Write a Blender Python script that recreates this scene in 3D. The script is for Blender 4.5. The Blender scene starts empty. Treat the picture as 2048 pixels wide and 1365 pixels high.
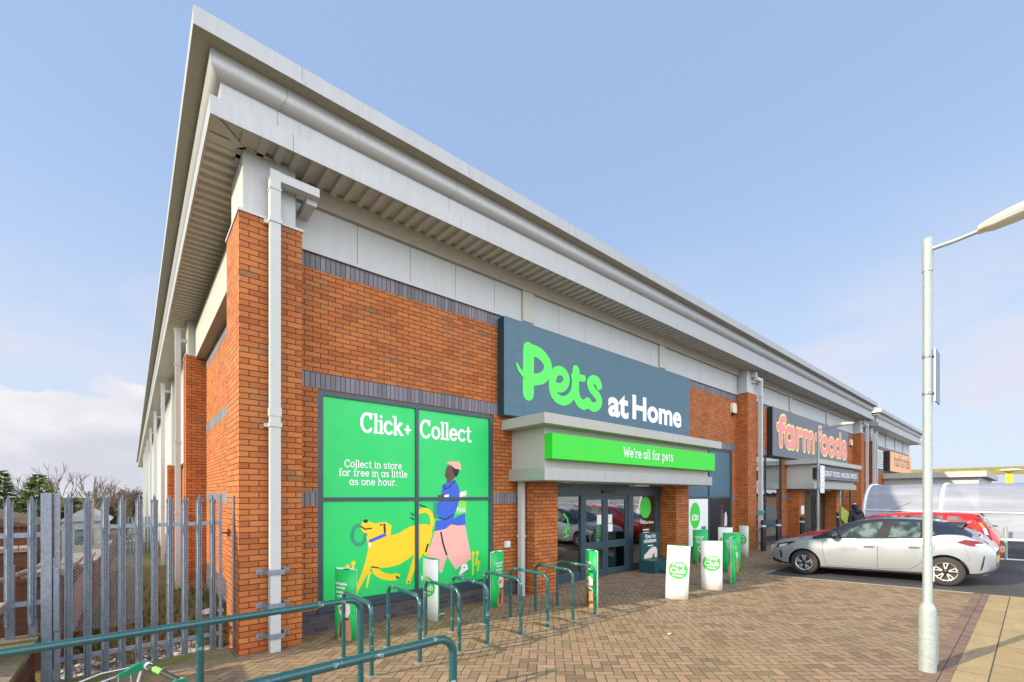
import bpy, bmesh, math, random
from mathutils import Vector, Matrix
random.seed(11)
SC = bpy.context.scene
COL = SC.collection
PI = math.pi

# ------------------------------------------------------------------ ground
def G(x, y):
    xx = max(-20.0, min(40.0, x)); yy = max(-14.0, min(60.0, y))
    return .005*xx - .039*yy

# ------------------------------------------------------------------ node helpers
class NT:
    def __init__(s, name):
        s.m = bpy.data.materials.new(name); s.m.use_nodes = True
        s.t = s.m.node_tree; s.t.nodes.clear()
        s.out = s.n('ShaderNodeOutputMaterial')
    def n(s, typ, **kw):
        nd = s.t.nodes.new(typ)
        for k, v in kw.items(): setattr(nd, k, v)
        return nd
    def put(s, sock, v):
        if v is None: return
        if isinstance(v, bpy.types.NodeSocket): s.t.links.new(v, sock)
        elif isinstance(v, (tuple, list)) and len(v) == 3 and sock.type == 'RGBA': sock.default_value = (*v, 1)
        else: sock.default_value = v
    def math(s, op, a, b=None, c=None):
        nd = s.n('ShaderNodeMath', operation=op)
        s.put(nd.inputs[0], a); s.put(nd.inputs[1], b); s.put(nd.inputs[2], c)
        return nd.outputs[0]
    def mix(s, f, a, b, mode='MIX'):
        nd = s.n('ShaderNodeMix', data_type='RGBA', blend_type=mode)
        s.put(nd.inputs[0], f); s.put(nd.inputs[6], a); s.put(nd.inputs[7], b)
        return nd.outputs[2]
    def noise(s, vec, scale, detail=3, rough=.55):
        nd = s.n('ShaderNodeTexNoise'); s.put(nd.inputs['Vector'], vec)
        nd.inputs['Scale'].default_value = scale; nd.inputs['Detail'].default_value = detail
        nd.inputs['Roughness'].default_value = rough
        return nd.outputs['Fac']
    def ramp(s, f, stops, interp='LINEAR'):
        nd = s.n('ShaderNodeValToRGB'); s.put(nd.inputs[0], f)
        cr = nd.color_ramp; cr.interpolation = interp
        while len(cr.elements) < len(stops): cr.elements.new(.5)
        for e, (p, c) in zip(cr.elements, stops):
            e.position = p; e.color = (*c, 1) if len(c) == 3 else c
        return nd.outputs[0]
    def mr(s, v, a, b, c=0., d=1.):
        nd = s.n('ShaderNodeMapRange'); s.put(nd.inputs[0], v)
        for i, q in enumerate((a, b, c, d)): nd.inputs[i+1].default_value = q
        return nd.outputs[0]
    def uv(s):
        return s.n('ShaderNodeTexCoord').outputs['UV']
    def obj(s):
        return s.n('ShaderNodeTexCoord').outputs['Object']
    def pos(s):
        return s.n('ShaderNodeNewGeometry').outputs['Position']
    def bump(s, h, strength=.4, dist=.01):
        nd = s.n('ShaderNodeBump'); s.put(nd.inputs['Height'], h)
        nd.inputs['Strength'].default_value = strength; nd.inputs['Distance'].default_value = dist
        return nd.outputs[0]
    def bsdf(s, color, rough=.6, metal=0., normal=None, spec=.5, coat=0., **kw):
        b = s.n('ShaderNodeBsdfPrincipled')
        s.put(b.inputs['Base Color'], color); s.put(b.inputs['Roughness'], rough)
        s.put(b.inputs['Metallic'], metal); s.put(b.inputs['Specular IOR Level'], spec)
        b.inputs['Coat Weight'].default_value = coat
        if normal is not None: s.put(b.inputs['Normal'], normal)
        for k, v in kw.items(): s.put(b.inputs[k.replace('_', ' ')], v)
        return b.outputs[0]
    def done(s, sh):
        s.t.links.new(sh, s.out.inputs[0]); return s.m

def plain(name, col, rough=.5, metal=0., var=.12, scale=6., bump=0., spec=.5, coat=0.):
    t = NT(name); p = t.pos()
    f = t.noise(p, scale, 4)
    c = t.mix(f, tuple(v*(1-var) for v in col), tuple(min(1, v*(1+var)) for v in col))
    r = t.mr(t.noise(p, scale*2.3, 2), .3, .7, max(0.02, rough-.08), min(1, rough+.08))
    nrm = t.bump(t.noise(p, scale*12, 3), bump, .004) if bump else None
    return t.done(t.bsdf(c, r, metal, nrm, spec, coat))

def brick_mat(name, stops, mortar, bw=.225, rh=.075, offset=.5, stain=None):
    t = NT(name); uv = t.uv()
    b = t.n('ShaderNodeTexBrick', offset=offset, offset_frequency=2, squash=1)
    t.put(b.inputs['Vector'], uv)
    t.put(b.inputs['Color1'], (0, 0, 0)); t.put(b.inputs['Color2'], (1, 1, 1)); t.put(b.inputs['Mortar'], (.5, .5, .5))
    for k, v in (('Scale', 1), ('Mortar Size', .0056), ('Mortar Smooth', .08), ('Bias', 0), ('Brick Width', bw), ('Row Height', rh)):
        b.inputs[k].default_value = v
    fac = b.outputs['Fac']
    c = t.ramp(b.outputs['Color'], stops)
    n1 = t.noise(uv, 38, 4, .7); n2 = t.noise(uv, 1.1, 4)
    c = t.mix(t.mr(n1, .3, .75, 0, .55), c, t.mix(.5, c, (.10, .04, .02)), 'MIX')
    c = t.mix(t.mr(n2, .45, .75, 0, .28), c, (.13, .075, .045))
    if stain:
        # green algae streaks and pale bloom that grow in their own patches
        s = t.noise(uv, 2.3, 5, .7)
        c = t.mix(t.mr(s, .62, .75, 0, .45), c, stain)
    c = t.mix(fac, c, mortar)
    h = t.math('SUBTRACT', t.math('MULTIPLY', n1, .25), fac)
    return t.done(t.bsdf(c, t.mr(n1, .3, .7, .62, .85), 0, t.bump(h, .7, .006), .3))

M = {}
BR = [(0, (.37, .100, .024)), (.15, (.45, .126, .030)), (.45, (.50, .150, .036)), (.75, (.55, .186, .046)), (.90, (.46, .165, .050)), (.965, (.40, .155, .055)), (1, (.25, .125, .06))]
M['brick'] = brick_mat('red_brick', BR, (.060, .026, .012), stain=(.30, .19, .085))
M['blue_soldier'] = brick_mat('blue_soldier_brick', [(0, (.14, .15, .18)), (.5, (.195, .205, .245)), (1, (.245, .255, .295))], (.06, .038, .034), .075, .73, 0)
M['blue_brick'] = brick_mat('blue_brick', [(0, (.05, .048, .07)), (.5, (.085, .08, .10)), (1, (.12, .10, .125))], (.12, .105, .095))
M['old_brick'] = brick_mat('old_brick', [(0, (.07, .030, .016)), (.5, (.13, .046, .022)), (1, (.16, .07, .035))], (.09, .075, .06), stain=(.11, .12, .03))

def panel_mat(name, col, rough=.45, metal=0., streak=.25, joint=0.):
    t = NT(name); p = t.pos()
    mp = t.n('ShaderNodeMapping'); t.put(mp.inputs[0], p); mp.inputs['Scale'].default_value = (9, 9, .7)
    s1 = t.noise(mp.outputs[0], 1.6, 5, .7); s2 = t.noise(p, .6, 3)
    d = tuple(v*.70 for v in col[:2]) + (col[2]*.60,)
    c = t.mix(t.mr(s1, .45, .8, 0, streak), col, d)
    c = t.mix(t.mr(s2, .4, .7, 0, .2), c, tuple(v*.86 for v in col))
    if joint:   # lapped joints between metal lengths
        sp = t.n('ShaderNodeSeparateXYZ'); t.put(sp.inputs[0], p)
        jz = t.math('ADD', t.math('ADD', sp.outputs[0], sp.outputs[1]), t.math('MULTIPLY', t.math('FLOOR', t.math('MULTIPLY', sp.outputs[2], 3.4)), .04))
        fr = t.math('ABSOLUTE', t.math('SUBTRACT', t.math('FRACT', t.math('DIVIDE', jz, joint)), .42))
        c = t.mix(t.mr(fr, .0008, .0022, .75, 0), c, (.09, .085, .075))
    return t.done(t.bsdf(c, t.mr(s1, .3, .7, rough-.06, rough+.1), metal, None, .5))
M['white_panel'] = panel_mat('pale_cladding', (.45, .475, .475), .45)
M['cream_panel'] = panel_mat('weathered_pale_cladding', (.44, .44, .40), .5, 0, .4)
M['sunlit_panel'] = panel_mat('sunlit_pale_cladding', (.66, .665, .65), .5, 0, .25)  # lighter cladding copy: sunshine on the side wall put into the colour
M['silver'] = panel_mat('silver_roof_metal', (.41, .425, .42), .36, .25, joint=2.6)
M['fascia_under'] = panel_mat('dirty_soffit_metal', (.36, .34, .29), .55, 0., .55)
M['soffit'] = panel_mat('corrugated_soffit_metal', (.48, .47, .44), .55, 0, .55)
M['cap'] = plain('cap_flashing', (.48, .49, .50), .4)
M['pipe'] = plain('painted_downpipe', (.49, .51, .50), .42, var=.06)
M['galv'] = None
def galv(name, a, b, rough=.45, metal=.55):
    t = NT(name); p = t.pos()
    v = t.n('ShaderNodeTexVoronoi'); t.put(v.inputs['Vector'], p); v.inputs['Scale'].default_value = 55
    f = t.noise(p, 28, 4, .7)
    c = t.mix(t.mr(f, .3, .7), a, b)
    c = t.mix(.35, c, t.mix(v.outputs['Color'], a, b))
    return t.done(t.bsdf(c, t.mr(f, .3, .7, rough-.08, rough+.12), metal, None, .5))
M['galv'] = galv('galvanised_steel', (.15, .185, .235), (.30, .35, .41))
M['galv_light'] = galv('weathered_lamp_steel', (.26, .31, .31), (.39, .44, .44), .5, .3)
M['frame'] = plain('dark_teal_frame', (.035, .065, .085), .38, var=.1)
M['frame_black'] = plain('black_frame', (.02, .022, .026), .4)
M['sign_blue'] = plain('dark_blue_sign_panel', (.060, .135, .185), .45, var=.05, scale=2)
M['sign_edge'] = plain('dark_sign_return', (.012, .045, .058), .5)
M['sign_grey'] = plain('slate_grey_sign_panel', (.125, .14, .17), .45, var=.05, scale=2)
M['sign_black'] = plain('black_sign_return', (.02, .02, .023), .5)
M['green'] = plain('bright_green_vinyl', (.012, .60, .135), .42, var=.04, scale=1.5)
M['green_sign'] = plain('vivid_green_sign', (.035, .66, .028), .4, var=.03, scale=2)
M['logo_green'] = plain('light_green_letter', (.09, .86, .10), .45, var=.02)
M['letter_white'] = plain('white_letter', (.86, .86, .86), .5, var=.02)
M['pal_yellow'] = plain('yellow_print', (.88, .60, .012), .5, var=.03)
M['pal_pink'] = plain('pink_print', (.86, .44, .38), .5, var=.03)
M['pal_blue'] = plain('blue_print', (.035, .12, .62), .5, var=.03)
M['pal_brown'] = plain('brown_print', (.13, .055, .045), .5, var=.05)
M['pal_black'] = plain('black_print', (.012, .014, .018), .5)
M['pal_teal'] = plain('teal_print', (.02, .30, .19), .5, var=.08)
M['pal_lime'] = plain('lime_print', (.20, .72, .10), .5)
M['pal_straw'] = plain('straw_print', (.62, .78, .06), .5)
M['pal_grey'] = plain('pale_grey_print', (.62, .66, .68), .5)
M['club_green'] = plain('club_green_print', (.05, .62, .06), .45, var=.04)
M['card_white'] = plain('white_card', (.83, .82, .81), .5, var=.03, scale=3)
M['card_green'] = plain('green_card', (.008, .47, .10), .45, var=.06, scale=3)
M['orange_print'] = plain('orange_print', (.88, .30, .02), .5)
M['ff_pink'] = plain('salmon_letter', (.86, .27, .29), .5, var=.03)
M['ff_yellow'] = plain('cream_yellow_letter', (.90, .76, .22), .5, var=.03)
M['hf_orange'] = plain('pale_orange_panel', (.80, .42, .20), .5, var=.05)
M['rail_green'] = None
def rail_mat():
    t = NT('dark_green_paint'); p = t.pos()
    a = t.noise(p, 9, 5, .7); b = t.noise(p, 60, 3, .7)
    c = t.mix(t.noise(p, 3, 2), (.006, .066, .072), (.010, .092, .098))
    chip = t.math('MULTIPLY', t.mr(a, .60, .64), t.mr(b, .40, .55))
    c = t.mix(chip, c, (.34, .38, .38))
    drops = t.mr(t.noise(p, 150, 2), .62, .70)
    return t.done(t.bsdf(c, t.mr(b, .3, .7, .22, .36), 0, t.bump(drops, .35, .003), .55, .3))
M['rail_green'] = rail_mat()
M['bollard_black'] = plain('black_bollard', (.014, .014, .016), .45)
M['rubber'] = plain('tyre_rubber', (.035, .033, .031), .85, var=.25, scale=30)
M['chrome'] = plain('bright_wire', (.66, .67, .68), .28, .9)
M['alloy'] = plain('alloy_rim', (.70, .70, .71), .3, .7)
M['alloy_dark'] = plain('dark_rim', (.03, .03, .033), .45, .3)
def car_paint(name, col, metal, rough=.3):
    t = NT(name); p = t.pos()
    f = t.noise(p, 2.5, 3)
    c = t.mix(t.mr(f, .45, .75, 0, .18), col, tuple(v*.8 for v in col))
    return t.done(t.bsdf(c, t.mr(f, .3, .7, rough-.05, rough+.1), metal, None, .5, .7))
M['car_silver'] = car_paint('silver_car_paint', (.34, .37, .41), .45, .3)
M['car_black'] = car_paint('black_roof_paint', (.016, .022, .036), .1, .12)
M['car_red'] = car_paint('red_car_paint', (.55, .018, .012), .15, .25)
M['car_trim'] = plain('black_car_trim', (.018, .018, .02), .5)
M['car_glass'] = NT('car_glass'); _t = M['car_glass']; M['car_glass'] = _t.done(_t.bsdf(_t.mix(_t.mr(_t.noise(_t.pos(), 4, 3), .4, .6), (.02, .032, .032), (.13, .18, .165)), .04, 0, None, 1.))  # pale greenish noise in the colour stands in for reflected sky
M['lens_red'] = plain('red_lamp_lens', (.16, .003, .010), .35)
M['lens_amber'] = plain('amber_lamp_lens', (.85, .22, .02), .15)
M['lens_clear'] = plain('clear_lamp_lens', (.62, .64, .66), .12, .3)
M['plate_yellow'] = plain('yellow_number_plate', (.80, .55, .04), .45)

def glass_mat(name, tint, refl=1.0, rough=.02):
    t = NT(name)
    fr = t.n('ShaderNodeFresnel'); fr.inputs[0].default_value = 1.6
    tr = t.n('ShaderNodeBsdfTransparent'); t.put(tr.inputs[0], tint)
    gl = t.n('ShaderNodeBsdfGlossy'); t.put(gl.inputs[0], (.9, .95, .95)); gl.inputs['Roughness'].default_value = rough
    wob = t.bump(t.noise(t.pos(), 1.3, 2), .03, .2); t.put(gl.inputs['Normal'], wob)
    mx = t.n('ShaderNodeMixShader'); t.put(mx.inputs[0], t.math('MINIMUM', t.math('ADD', t.math('MULTIPLY', fr.outputs[0], refl), .05), 1))
    t.t.links.new(tr.outputs[0], mx.inputs[1]); t.t.links.new(gl.outputs[0], mx.inputs[2])
    return t.done(mx.outputs[0])
M['glass'] = glass_mat('shop_glass', (.70, .78, .76), 3.4)
M['glass_ff'] = glass_mat('green_tinted_glass', (.80, .94, .88), 3.4)
def poly_mat():
    t = NT('clear_polycarbonate')
    p = t.pos()
    tr = t.n('ShaderNodeBsdfTransparent'); t.put(tr.inputs[0], (.86, .88, .92))
    d = t.bsdf((.40, .425, .50), .15, 0, None, .8)
    mx = t.n('ShaderNodeMixShader')
    mp = t.n('ShaderNodeMapping'); t.put(mp.inputs[0], p); mp.inputs['Scale'].default_value = (1, .25, 2.2)
    t.put(mx.inputs[0], t.mr(t.noise(mp.outputs[0], 1.4, 4),   .3, .7, .45, .82))
    t.t.links.new(tr.outputs[0], mx.inputs[1]); t.t.links.new(d, mx.inputs[2])
    return t.done(mx.outputs[0])
M['poly'] = poly_mat()
M['white_tube'] = plain('white_painted_tube', (.74, .75, .76), .4)

def herringbone():
    t = NT('herringbone_block_paving'); uv = t.uv()
    sp = t.n('ShaderNodeSeparateXYZ'); t.put(sp.inputs[0], uv)
    x, y = sp.outputs[0], sp.outputs[1]
    wob = t.math('MULTIPLY', t.math('SUBTRACT', t.noise(uv, 2.2, 2), .5), .012)
    x = t.math('ADD', x, wob)
    k = .70711/.103
    u = t.math('MULTIPLY', t.math('ADD', x, y), k); v = t.math('MULTIPLY', t.math('SUBTRACT', y, x), k)
    i, j = t.math('FLOOR', u), t.math('FLOOR', v)
    fu, fv = t.math('FRACT', u), t.math('FRACT', v)
    m = t.math('FLOORED_MODULO', t.math('SUBTRACT', i, j), 4)
    e = [t.math('COMPARE', m, float(q), .2) for q in range(4)]
    dl = t.math('MULTIPLY_ADD', e[1], 9, fu); dr = t.math('MULTIPLY_ADD', e[0], 9, t.math('SUBTRACT', 1, fu))
    db = t.math('MULTIPLY_ADD', e[2], 9, fv); dt = t.math('MULTIPLY_ADD', e[3], 9, t.math('SUBTRACT', 1, fv))
    edge = t.math('MINIMUM', t.math('MINIMUM', dl, dr), t.math('MINIMUM', db, dt))
    idv = t.n('ShaderNodeCombineXYZ')
    t.put(idv.inputs[0], t.math('SUBTRACT', i, e[1])); t.put(idv.inputs[1], t.math('SUBTRACT', j, e[2]))
    wn = t.n('ShaderNodeTexWhiteNoise', noise_dimensions='2D'); t.put(wn.inputs[0], idv.outputs[0])
    c = t.ramp(wn.outputs[0], [(0, (.19, .125, .08)), (.25, (.275, .185, .112)), (.5, (.315, .218, .132)), (.75, (.35, .238, .148)), (.93, (.37, .215, .138)), (1, (.41, .295, .185))])
    g1 = t.noise(uv, 55, 4, .75); g2 = t.noise(uv, .55, 5, .65); g3 = t.noise(uv, .23, 4, .6)
    c = t.mix(t.mr(g1, .35, .75, 0, .5), c, t.mix(.55, c, (.09, .07, .05)))
    c = t.mix(t.mr(g2, .42, .75, 0, .42), c, (.26, .20, .105))
    c = t.mix(t.mr(g2, .60, .78, 0, .45), c, (.28, .24, .06))
    c = t.mix(t.mr(g3, .5, .7, 0, .35), c, (.21, .155, .115))
    gv = t.n('ShaderNodeTexVoronoi'); t.put(gv.inputs['Vector'], uv); gv.inputs['Scale'].default_value = 3.1
    c = t.mix(t.math('MULTIPLY', t.mr(gv.outputs['Distance'], .045, .075, 1, 0), t.mr(g3, .45, .5)), c, (.075, .065, .055))
    oil = t.noise(uv, 1.35, 3, .6); c = t.mix(t.mr(oil, .64, .74, 0, .5), c, (.10, .08, .065))
    spots = t.mr(t.noise(uv, 24, 1), .775, .80)
    c = t.mix(spots, c, (.5, .47, .42))
    jm = t.mr(edge, .025, .075, 1, 0)
    moss = t.mix(t.mr(g2, .45, .65), (.055, .042, .030), (.085, .075, .02))
    c = t.mix(t.math('MULTIPLY', jm, .88), c, moss)
    h = t.math('ADD', t.math('MULTIPLY', t.mr(edge, .02, .12), 1), t.math('MULTIPLY', g1, .3))
    return t.done(t.bsdf(c, t.mr(g2, .3, .7, .62, .85), 0, t.bump(h, .6, .006), .35))
M['paving'] = herringbone()
def border_mat():
    t = NT('border_block_paving'); uv = t.uv()
    mp = t.n('ShaderNodeMapping'); t.put(mp.inputs[0], uv)
    b = t.n('ShaderNodeTexBrick', offset=0.0); t.put(b.inputs['Vector'], mp.outputs[0])
    t.put(b.inputs['Color1'], (0, 0, 0)); t.put(b.inputs['Color2'], (1, 1, 1))
    for k, v in (('Scale', 1), ('Mortar Size', .004), ('Brick Width', .103), ('Row Height', .206)): b.inputs[k].default_value = v
    c = t.ramp(b.outputs['Color'], [(0, (.17, .105, .08)), (.5, (.25, .16, .115)), (1, (.28, .18, .13))])
    c = t.mix(t.mr(t.noise(uv, 50, 4), .35, .75, 0, .5), c, (.10, .075, .06))
    c = t.mix(b.outputs['Fac'], c, (.055, .045, .035))
    return t.done(t.bsdf(c, .75, 0, t.bump(t.math('SUBTRACT', 1, b.outputs['Fac']), .5, .005), .3))
M['border'] = border_mat()
def buff_mat():
    t = NT('buff_paving_slab'); uv = t.uv()
    b = t.n('ShaderNodeTexBrick', offset=0.5); t.put(b.inputs['Vector'], uv)
    t.put(b.inputs['Color1'], (0, 0, 0)); t.put(b.inputs['Color2'], (1, 1, 1))
    for k, v in (('Scale', 1), ('Mortar Size', .007), ('Brick Width', .9), ('Row Height', .42)): b.inputs[k].default_value = v
    c = t.ramp(b.outputs['Color'], [(0, (.36, .26, .13)), (1, (.44, .33, .18))])
    c = t.mix(t.mr(t.noise(uv, 3, 6, .7), .4, .7, 0, .6), c, (.24, .19, .10))
    c = t.mix(t.mr(t.noise(uv, 45, 3), .5, .75, 0, .5), c, (.16, .12, .07))
    v = t.n('ShaderNodeTexVoronoi'); t.put(v.inputs['Vector'], uv); v.inputs['Scale'].default_value = 15; v.inputs['Randomness'].default_value = .0
    bl = t.mr(v.outputs['Distance'], .22, .34, 1, 0)
    c = t.mix(b.outputs['Fac'], c, (.09, .08, .06))
    return t.done(t.bsdf(c, .8, 0, t.bump(bl, .35, .004), .25))
M['buff'] = buff_mat()
def asphalt_mat():
    t = NT('asphalt'); uv = t.uv()
    a = t.noise(uv, 120, 3, .8); b = t.noise(uv, .6, 5, .65)
    c = t.mix(t.mr(a, .35, .7), (.035, .036, .04), (.125, .125, .13))
    c = t.mix(t.mr(b, .4, .7, 0, .5), c, (.055, .055, .058))
    return t.done(t.bsdf(c, t.mr(b, .3, .7, .55, .85), 0, t.bump(a, .8, .01), .4))
M['asphalt'] = asphalt_mat()
def soil_mat(name, a, b, c3, sc=1.):
    t = NT(name); uv = t.uv()
    n1 = t.noise(uv, 1.5*sc, 6, .7); n2 = t.noise(uv, 26*sc, 5, .75)
    c = t.mix(t.mr(n1, .40, .62), a, b); c = t.mix(t.mr(n2, .45, .7, 0, .8), c, c3)
    return t.done(t.bsdf(c, .95, 0, t.bump(n2, 1., .03), .15))
M['soil'] = soil_mat('mossy_alley_ground', (.24, .19, .115), (.20, .23, .05), (.13, .10, .06))
M['earth'] = soil_mat('rough_grass_ground', (.07, .065, .035), (.06, .085, .025), (.10, .085, .05), .4)
M['moss_slab'] = soil_mat('mossy_concrete_slab', (.30, .25, .19), (.19, .20, .05), (.14, .12, .07), .9)
M['concrete'] = soil_mat('pale_concrete', (.34, .31, .27), (.40, .37, .32), (.22, .20, .17), 1.)
M['line_white'] = plain('road_line_paint', (.55, .55, .54), .7, var=.3, scale=20)
M['ceiling_int'] = plain('interior_ceiling', (.6, .6, .58), .8)
M['floor_int'] = plain('interior_floor', (.22, .21, .20), .4)
M['wall_int'] = plain('interior_wall', (.42, .40, .34), .8)
M['cream_wall'] = plain('cream_interior_wall', (.62, .56, .40), .7)
M['bag_print'] = plain('yellow_green_bag', (.30, .36, .05), .6, var=.6, scale=14)
M['roof_far'] = plain('blue_grey_roof', (.30, .34, .42), .45)
M['leaf_dark'] = plain('conifer_needles', (.045, .078, .020), .7, var=.5, scale=1.7)
M['leaf_mid'] = plain('bright_conifer_needles', (.17, .25, .04), .7, var=.45, scale=1.5)
M['leaf_weed'] = plain('weed_leaves', (.10, .19, .03), .7, var=.5, scale=9)
M['twig'] = plain('bare_twigs', (.13, .10, .075), .85, var=.3)
M['ivy_brown'] = plain('brown_creeper', (.11, .065, .042), .85, var=.5, scale=4)
M['bark'] = plain('bark', (.09, .07, .05), .9, var=.3)
M['dry_grass'] = plain('dry_grass', (.20, .15, .07), .9, var=.4, scale=8)
M['coat'] = plain('black_coat_cloth', (.012, .013, .018), .7, var=.3, scale=12, bump=.4)
M['skin'] = plain('skin', (.50, .30, .22), .6)
M['hair_grey'] = plain('grey_hair', (.50, .50, .50), .8, var=.3, scale=40)
M['jeans'] = plain('dark_trousers', (.03, .035, .05), .8)
M['polyth'] = plain('crumpled_white_litter', (.70, .70, .74), .45, var=.1, scale=20)
M['rust'] = plain('rusty_steel', (.17, .06, .03), .85, var=.4, scale=20)
M['wood'] = plain('weathered_timber', (.20, .15, .11), .8, var=.3)
M['teal_plastic'] = plain('teal_plastic', (.03, .38, .36), .4)
M['dark_teal_card'] = plain('dark_teal_card', (.008, .065, .075), .45)
M['plastic_green'] = plain('green_plastic', (.01, .20, .10), .35)
M['lamp_cream'] = plain('aged_lamp_cover', (.46, .43, .36), .4, var=.1)
M['pale_plastic'] = plain('cream_plastic', (.74, .70, .60), .45)
M['leaf_orange'] = plain('orange_leaf', (.55, .20, .03), .7)
M['yellow_moss'] = plain('yellow_mossy_roof_edge', (.17, .155, .04), .8, var=.35, scale=1.5)

# ------------------------------------------------------------------ mesh builder
class MB:
    def __init__(s): s.v = []; s.f = []; s.m = []; s.sm = []
    def add(s, vs, fs, mi=0, smooth=False):
        o = len(s.v); s.v.extend([tuple(v) for v in vs])
        for f in fs: s.f.append(tuple(o+i for i in f)); s.m.append(mi); s.sm.append(smooth)
    def box(s, x0, x1, y0, y1, z0, z1, mi=0):
        if x0 > x1: x0, x1 = x1, x0
        if y0 > y1: y0, y1 = y1, y0
        if z0 > z1: z0, z1 = z1, z0
        s.add([(x0,y0,z0),(x1,y0,z0),(x1,y1,z0),(x0,y1,z0),(x0,y0,z1),(x1,y0,z1),(x1,y1,z1),(x0,y1,z1)],
              [(0,3,2,1),(4,5,6,7),(0,1,5,4),(1,2,6,5),(2,3,7,6),(3,0,4,7)], mi)
        return s
    def obox(s, c, ax, ay, az, mi=0):
        c, ax, ay, az = map(Vector, (c, ax, ay, az)); vs = []
        for k in (-1, 1):
            for i, j in ((-1,-1),(1,-1),(1,1),(-1,1)): vs.append(c+ax*i+ay*j+az*k)
        fl = ax.cross(ay).dot(az) < 0
        fs = [(0,3,2,1),(4,5,6,7),(0,1,5,4),(1,2,6,5),(2,3,7,6),(3,0,4,7)]
        s.add(vs, [f[::-1] for f in fs] if fl else fs, mi); return s
    def poly(s, pts, mi=0): s.add(pts, [tuple(range(len(pts)))], mi); return s
    def prism(s, pts, d, mi=0, smooth=False):
        d = Vector(d); n = len(pts); a = [Vector(p) for p in pts]; b = [p+d for p in a]
        nrm = Vector((0,0,0))
        for i in range(n): nrm += a[i].cross(a[(i+1) % n])
        fl = nrm.dot(d) > 0
        s.add(a+b, [tuple(range(n))[::-1] if fl else tuple(range(n)), tuple(range(n, 2*n)) if fl else tuple(range(n, 2*n))[::-1]], mi)
        s.add(a+b, [((i, (i+1) % n, n+(i+1) % n, n+i) if fl else (i, n+i, n+(i+1) % n, (i+1) % n)) for i in range(n)], mi, smooth)
        return s
    def tube(s, path, r, n=10, mi=0, closed=False, caps=True):
        P = [Vector(p) for p in path]; m = len(P); rs = r if isinstance(r, (list, tuple)) else [r]*m
        rings = []; up = None
        for i in range(m):
            if closed: d = P[(i+1) % m]-P[i-1]
            else: d = P[min(i+1, m-1)]-P[max(i-1, 0)]
            d.normalize()
            if up is None: up = Vector((0,0,1)) if abs(d.z) < .9 else Vector((1,0,0))
            a = (up - d*up.dot(d)); a = a.normalized() if a.length > 1e-6 else d.orthogonal().normalized()
            up = a; b = d.cross(a)
            rings.append([P[i]+(a*math.cos(2*PI*k/n)+b*math.sin(2*PI*k/n))*rs[i] for k in range(n)])
        vs = [v for q in rings for v in q]; fs = []
        for i in range(m if closed else m-1):
            j = (i+1) % m
            for k in range(n): fs.append((i*n+k, i*n+(k+1) % n, j*n+(k+1) % n, j*n+k))
        s.add(vs, fs, mi, True)
        if caps and not closed:
            s.add(rings[0], [tuple(range(n))[::-1]], mi); s.add(rings[-1], [tuple(range(n))], mi)
        return s
    def lathe(s, prof, c, n=24, axis='Z', mi=0, smooth=True, caps=True):
        vs = []
        for r, h in prof:
            for k in range(n):
                a = 2*PI*k/n; x, y = r*math.cos(a), r*math.sin(a)
                vs.append({'Z': (c[0]+x, c[1]+y, c[2]+h), 'X': (c[0]+h, c[1]+x, c[2]+y), 'Y': (c[0]+y, c[1]+h, c[2]+x)}[axis])
        fs = [(i*n+k, i*n+(k+1) % n, (i+1)*n+(k+1) % n, (i+1)*n+k) for i in range(len(prof)-1) for k in range(n)]
        s.add(vs, fs, mi, smooth)
        if caps and prof[-1][0] > 1e-4: s.add(vs[-n:], [tuple(range(n))], mi)
        if caps and prof[0][0] > 1e-4: s.add(vs[:n], [tuple(range(n))[::-1]], mi)
        return s
    def map(s, fn): s.v = [tuple(fn(*v)) for v in s.v]; return s
    def build(s, name, mats, parent=None, local=False, bevel=0., fixn=False):
        off = Vector((0,0,0))
        if not local:
            p = parent
            while p is not None: off += p.location; p = p.parent
            if parent is None and s.v:
                xs, ys, zs = zip(*s.v); off = Vector(((min(xs)+max(xs))/2, (min(ys)+max(ys))/2, min(zs)))
        me = bpy.data.meshes.new(name)
        me.from_pydata([tuple(Vector(v)-off) for v in s.v], [], s.f)
        if not isinstance(mats, (list, tuple)): mats = [mats]
        for mt in mats: me.materials.append(M[mt] if isinstance(mt, str) else mt)
        me.polygons.foreach_set('material_index', s.m); me.polygons.foreach_set('use_smooth', s.sm)
        if fixn:
            bm = bmesh.new(); bm.from_mesh(me); bmesh.ops.recalc_face_normals(bm, faces=bm.faces); bm.to_mesh(me); bm.free()
        uvl = me.uv_layers.new(name='UVMap'); me.update()
        for pl in me.polygons:
            n = pl.normal; ax, ay, az = abs(n.x), abs(n.y), abs(n.z)
            for li in pl.loop_indices:
                v = me.vertices[me.loops[li].vertex_index].co + off
                uvl.data[li].uv = (v.x, v.y) if az >= ax and az >= ay else ((v.y, v.z) if ax > ay else (v.x, v.z))
        ob = bpy.data.objects.new(name, me); COL.objects.link(ob)
        if parent is not None: ob.parent = parent
        elif not local: ob.location = off
        if bevel:
            md = ob.modifiers.new('bevel', 'BEVEL'); md.width = bevel; md.segments = 2; md.limit_method = 'ANGLE'
        return ob

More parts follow.
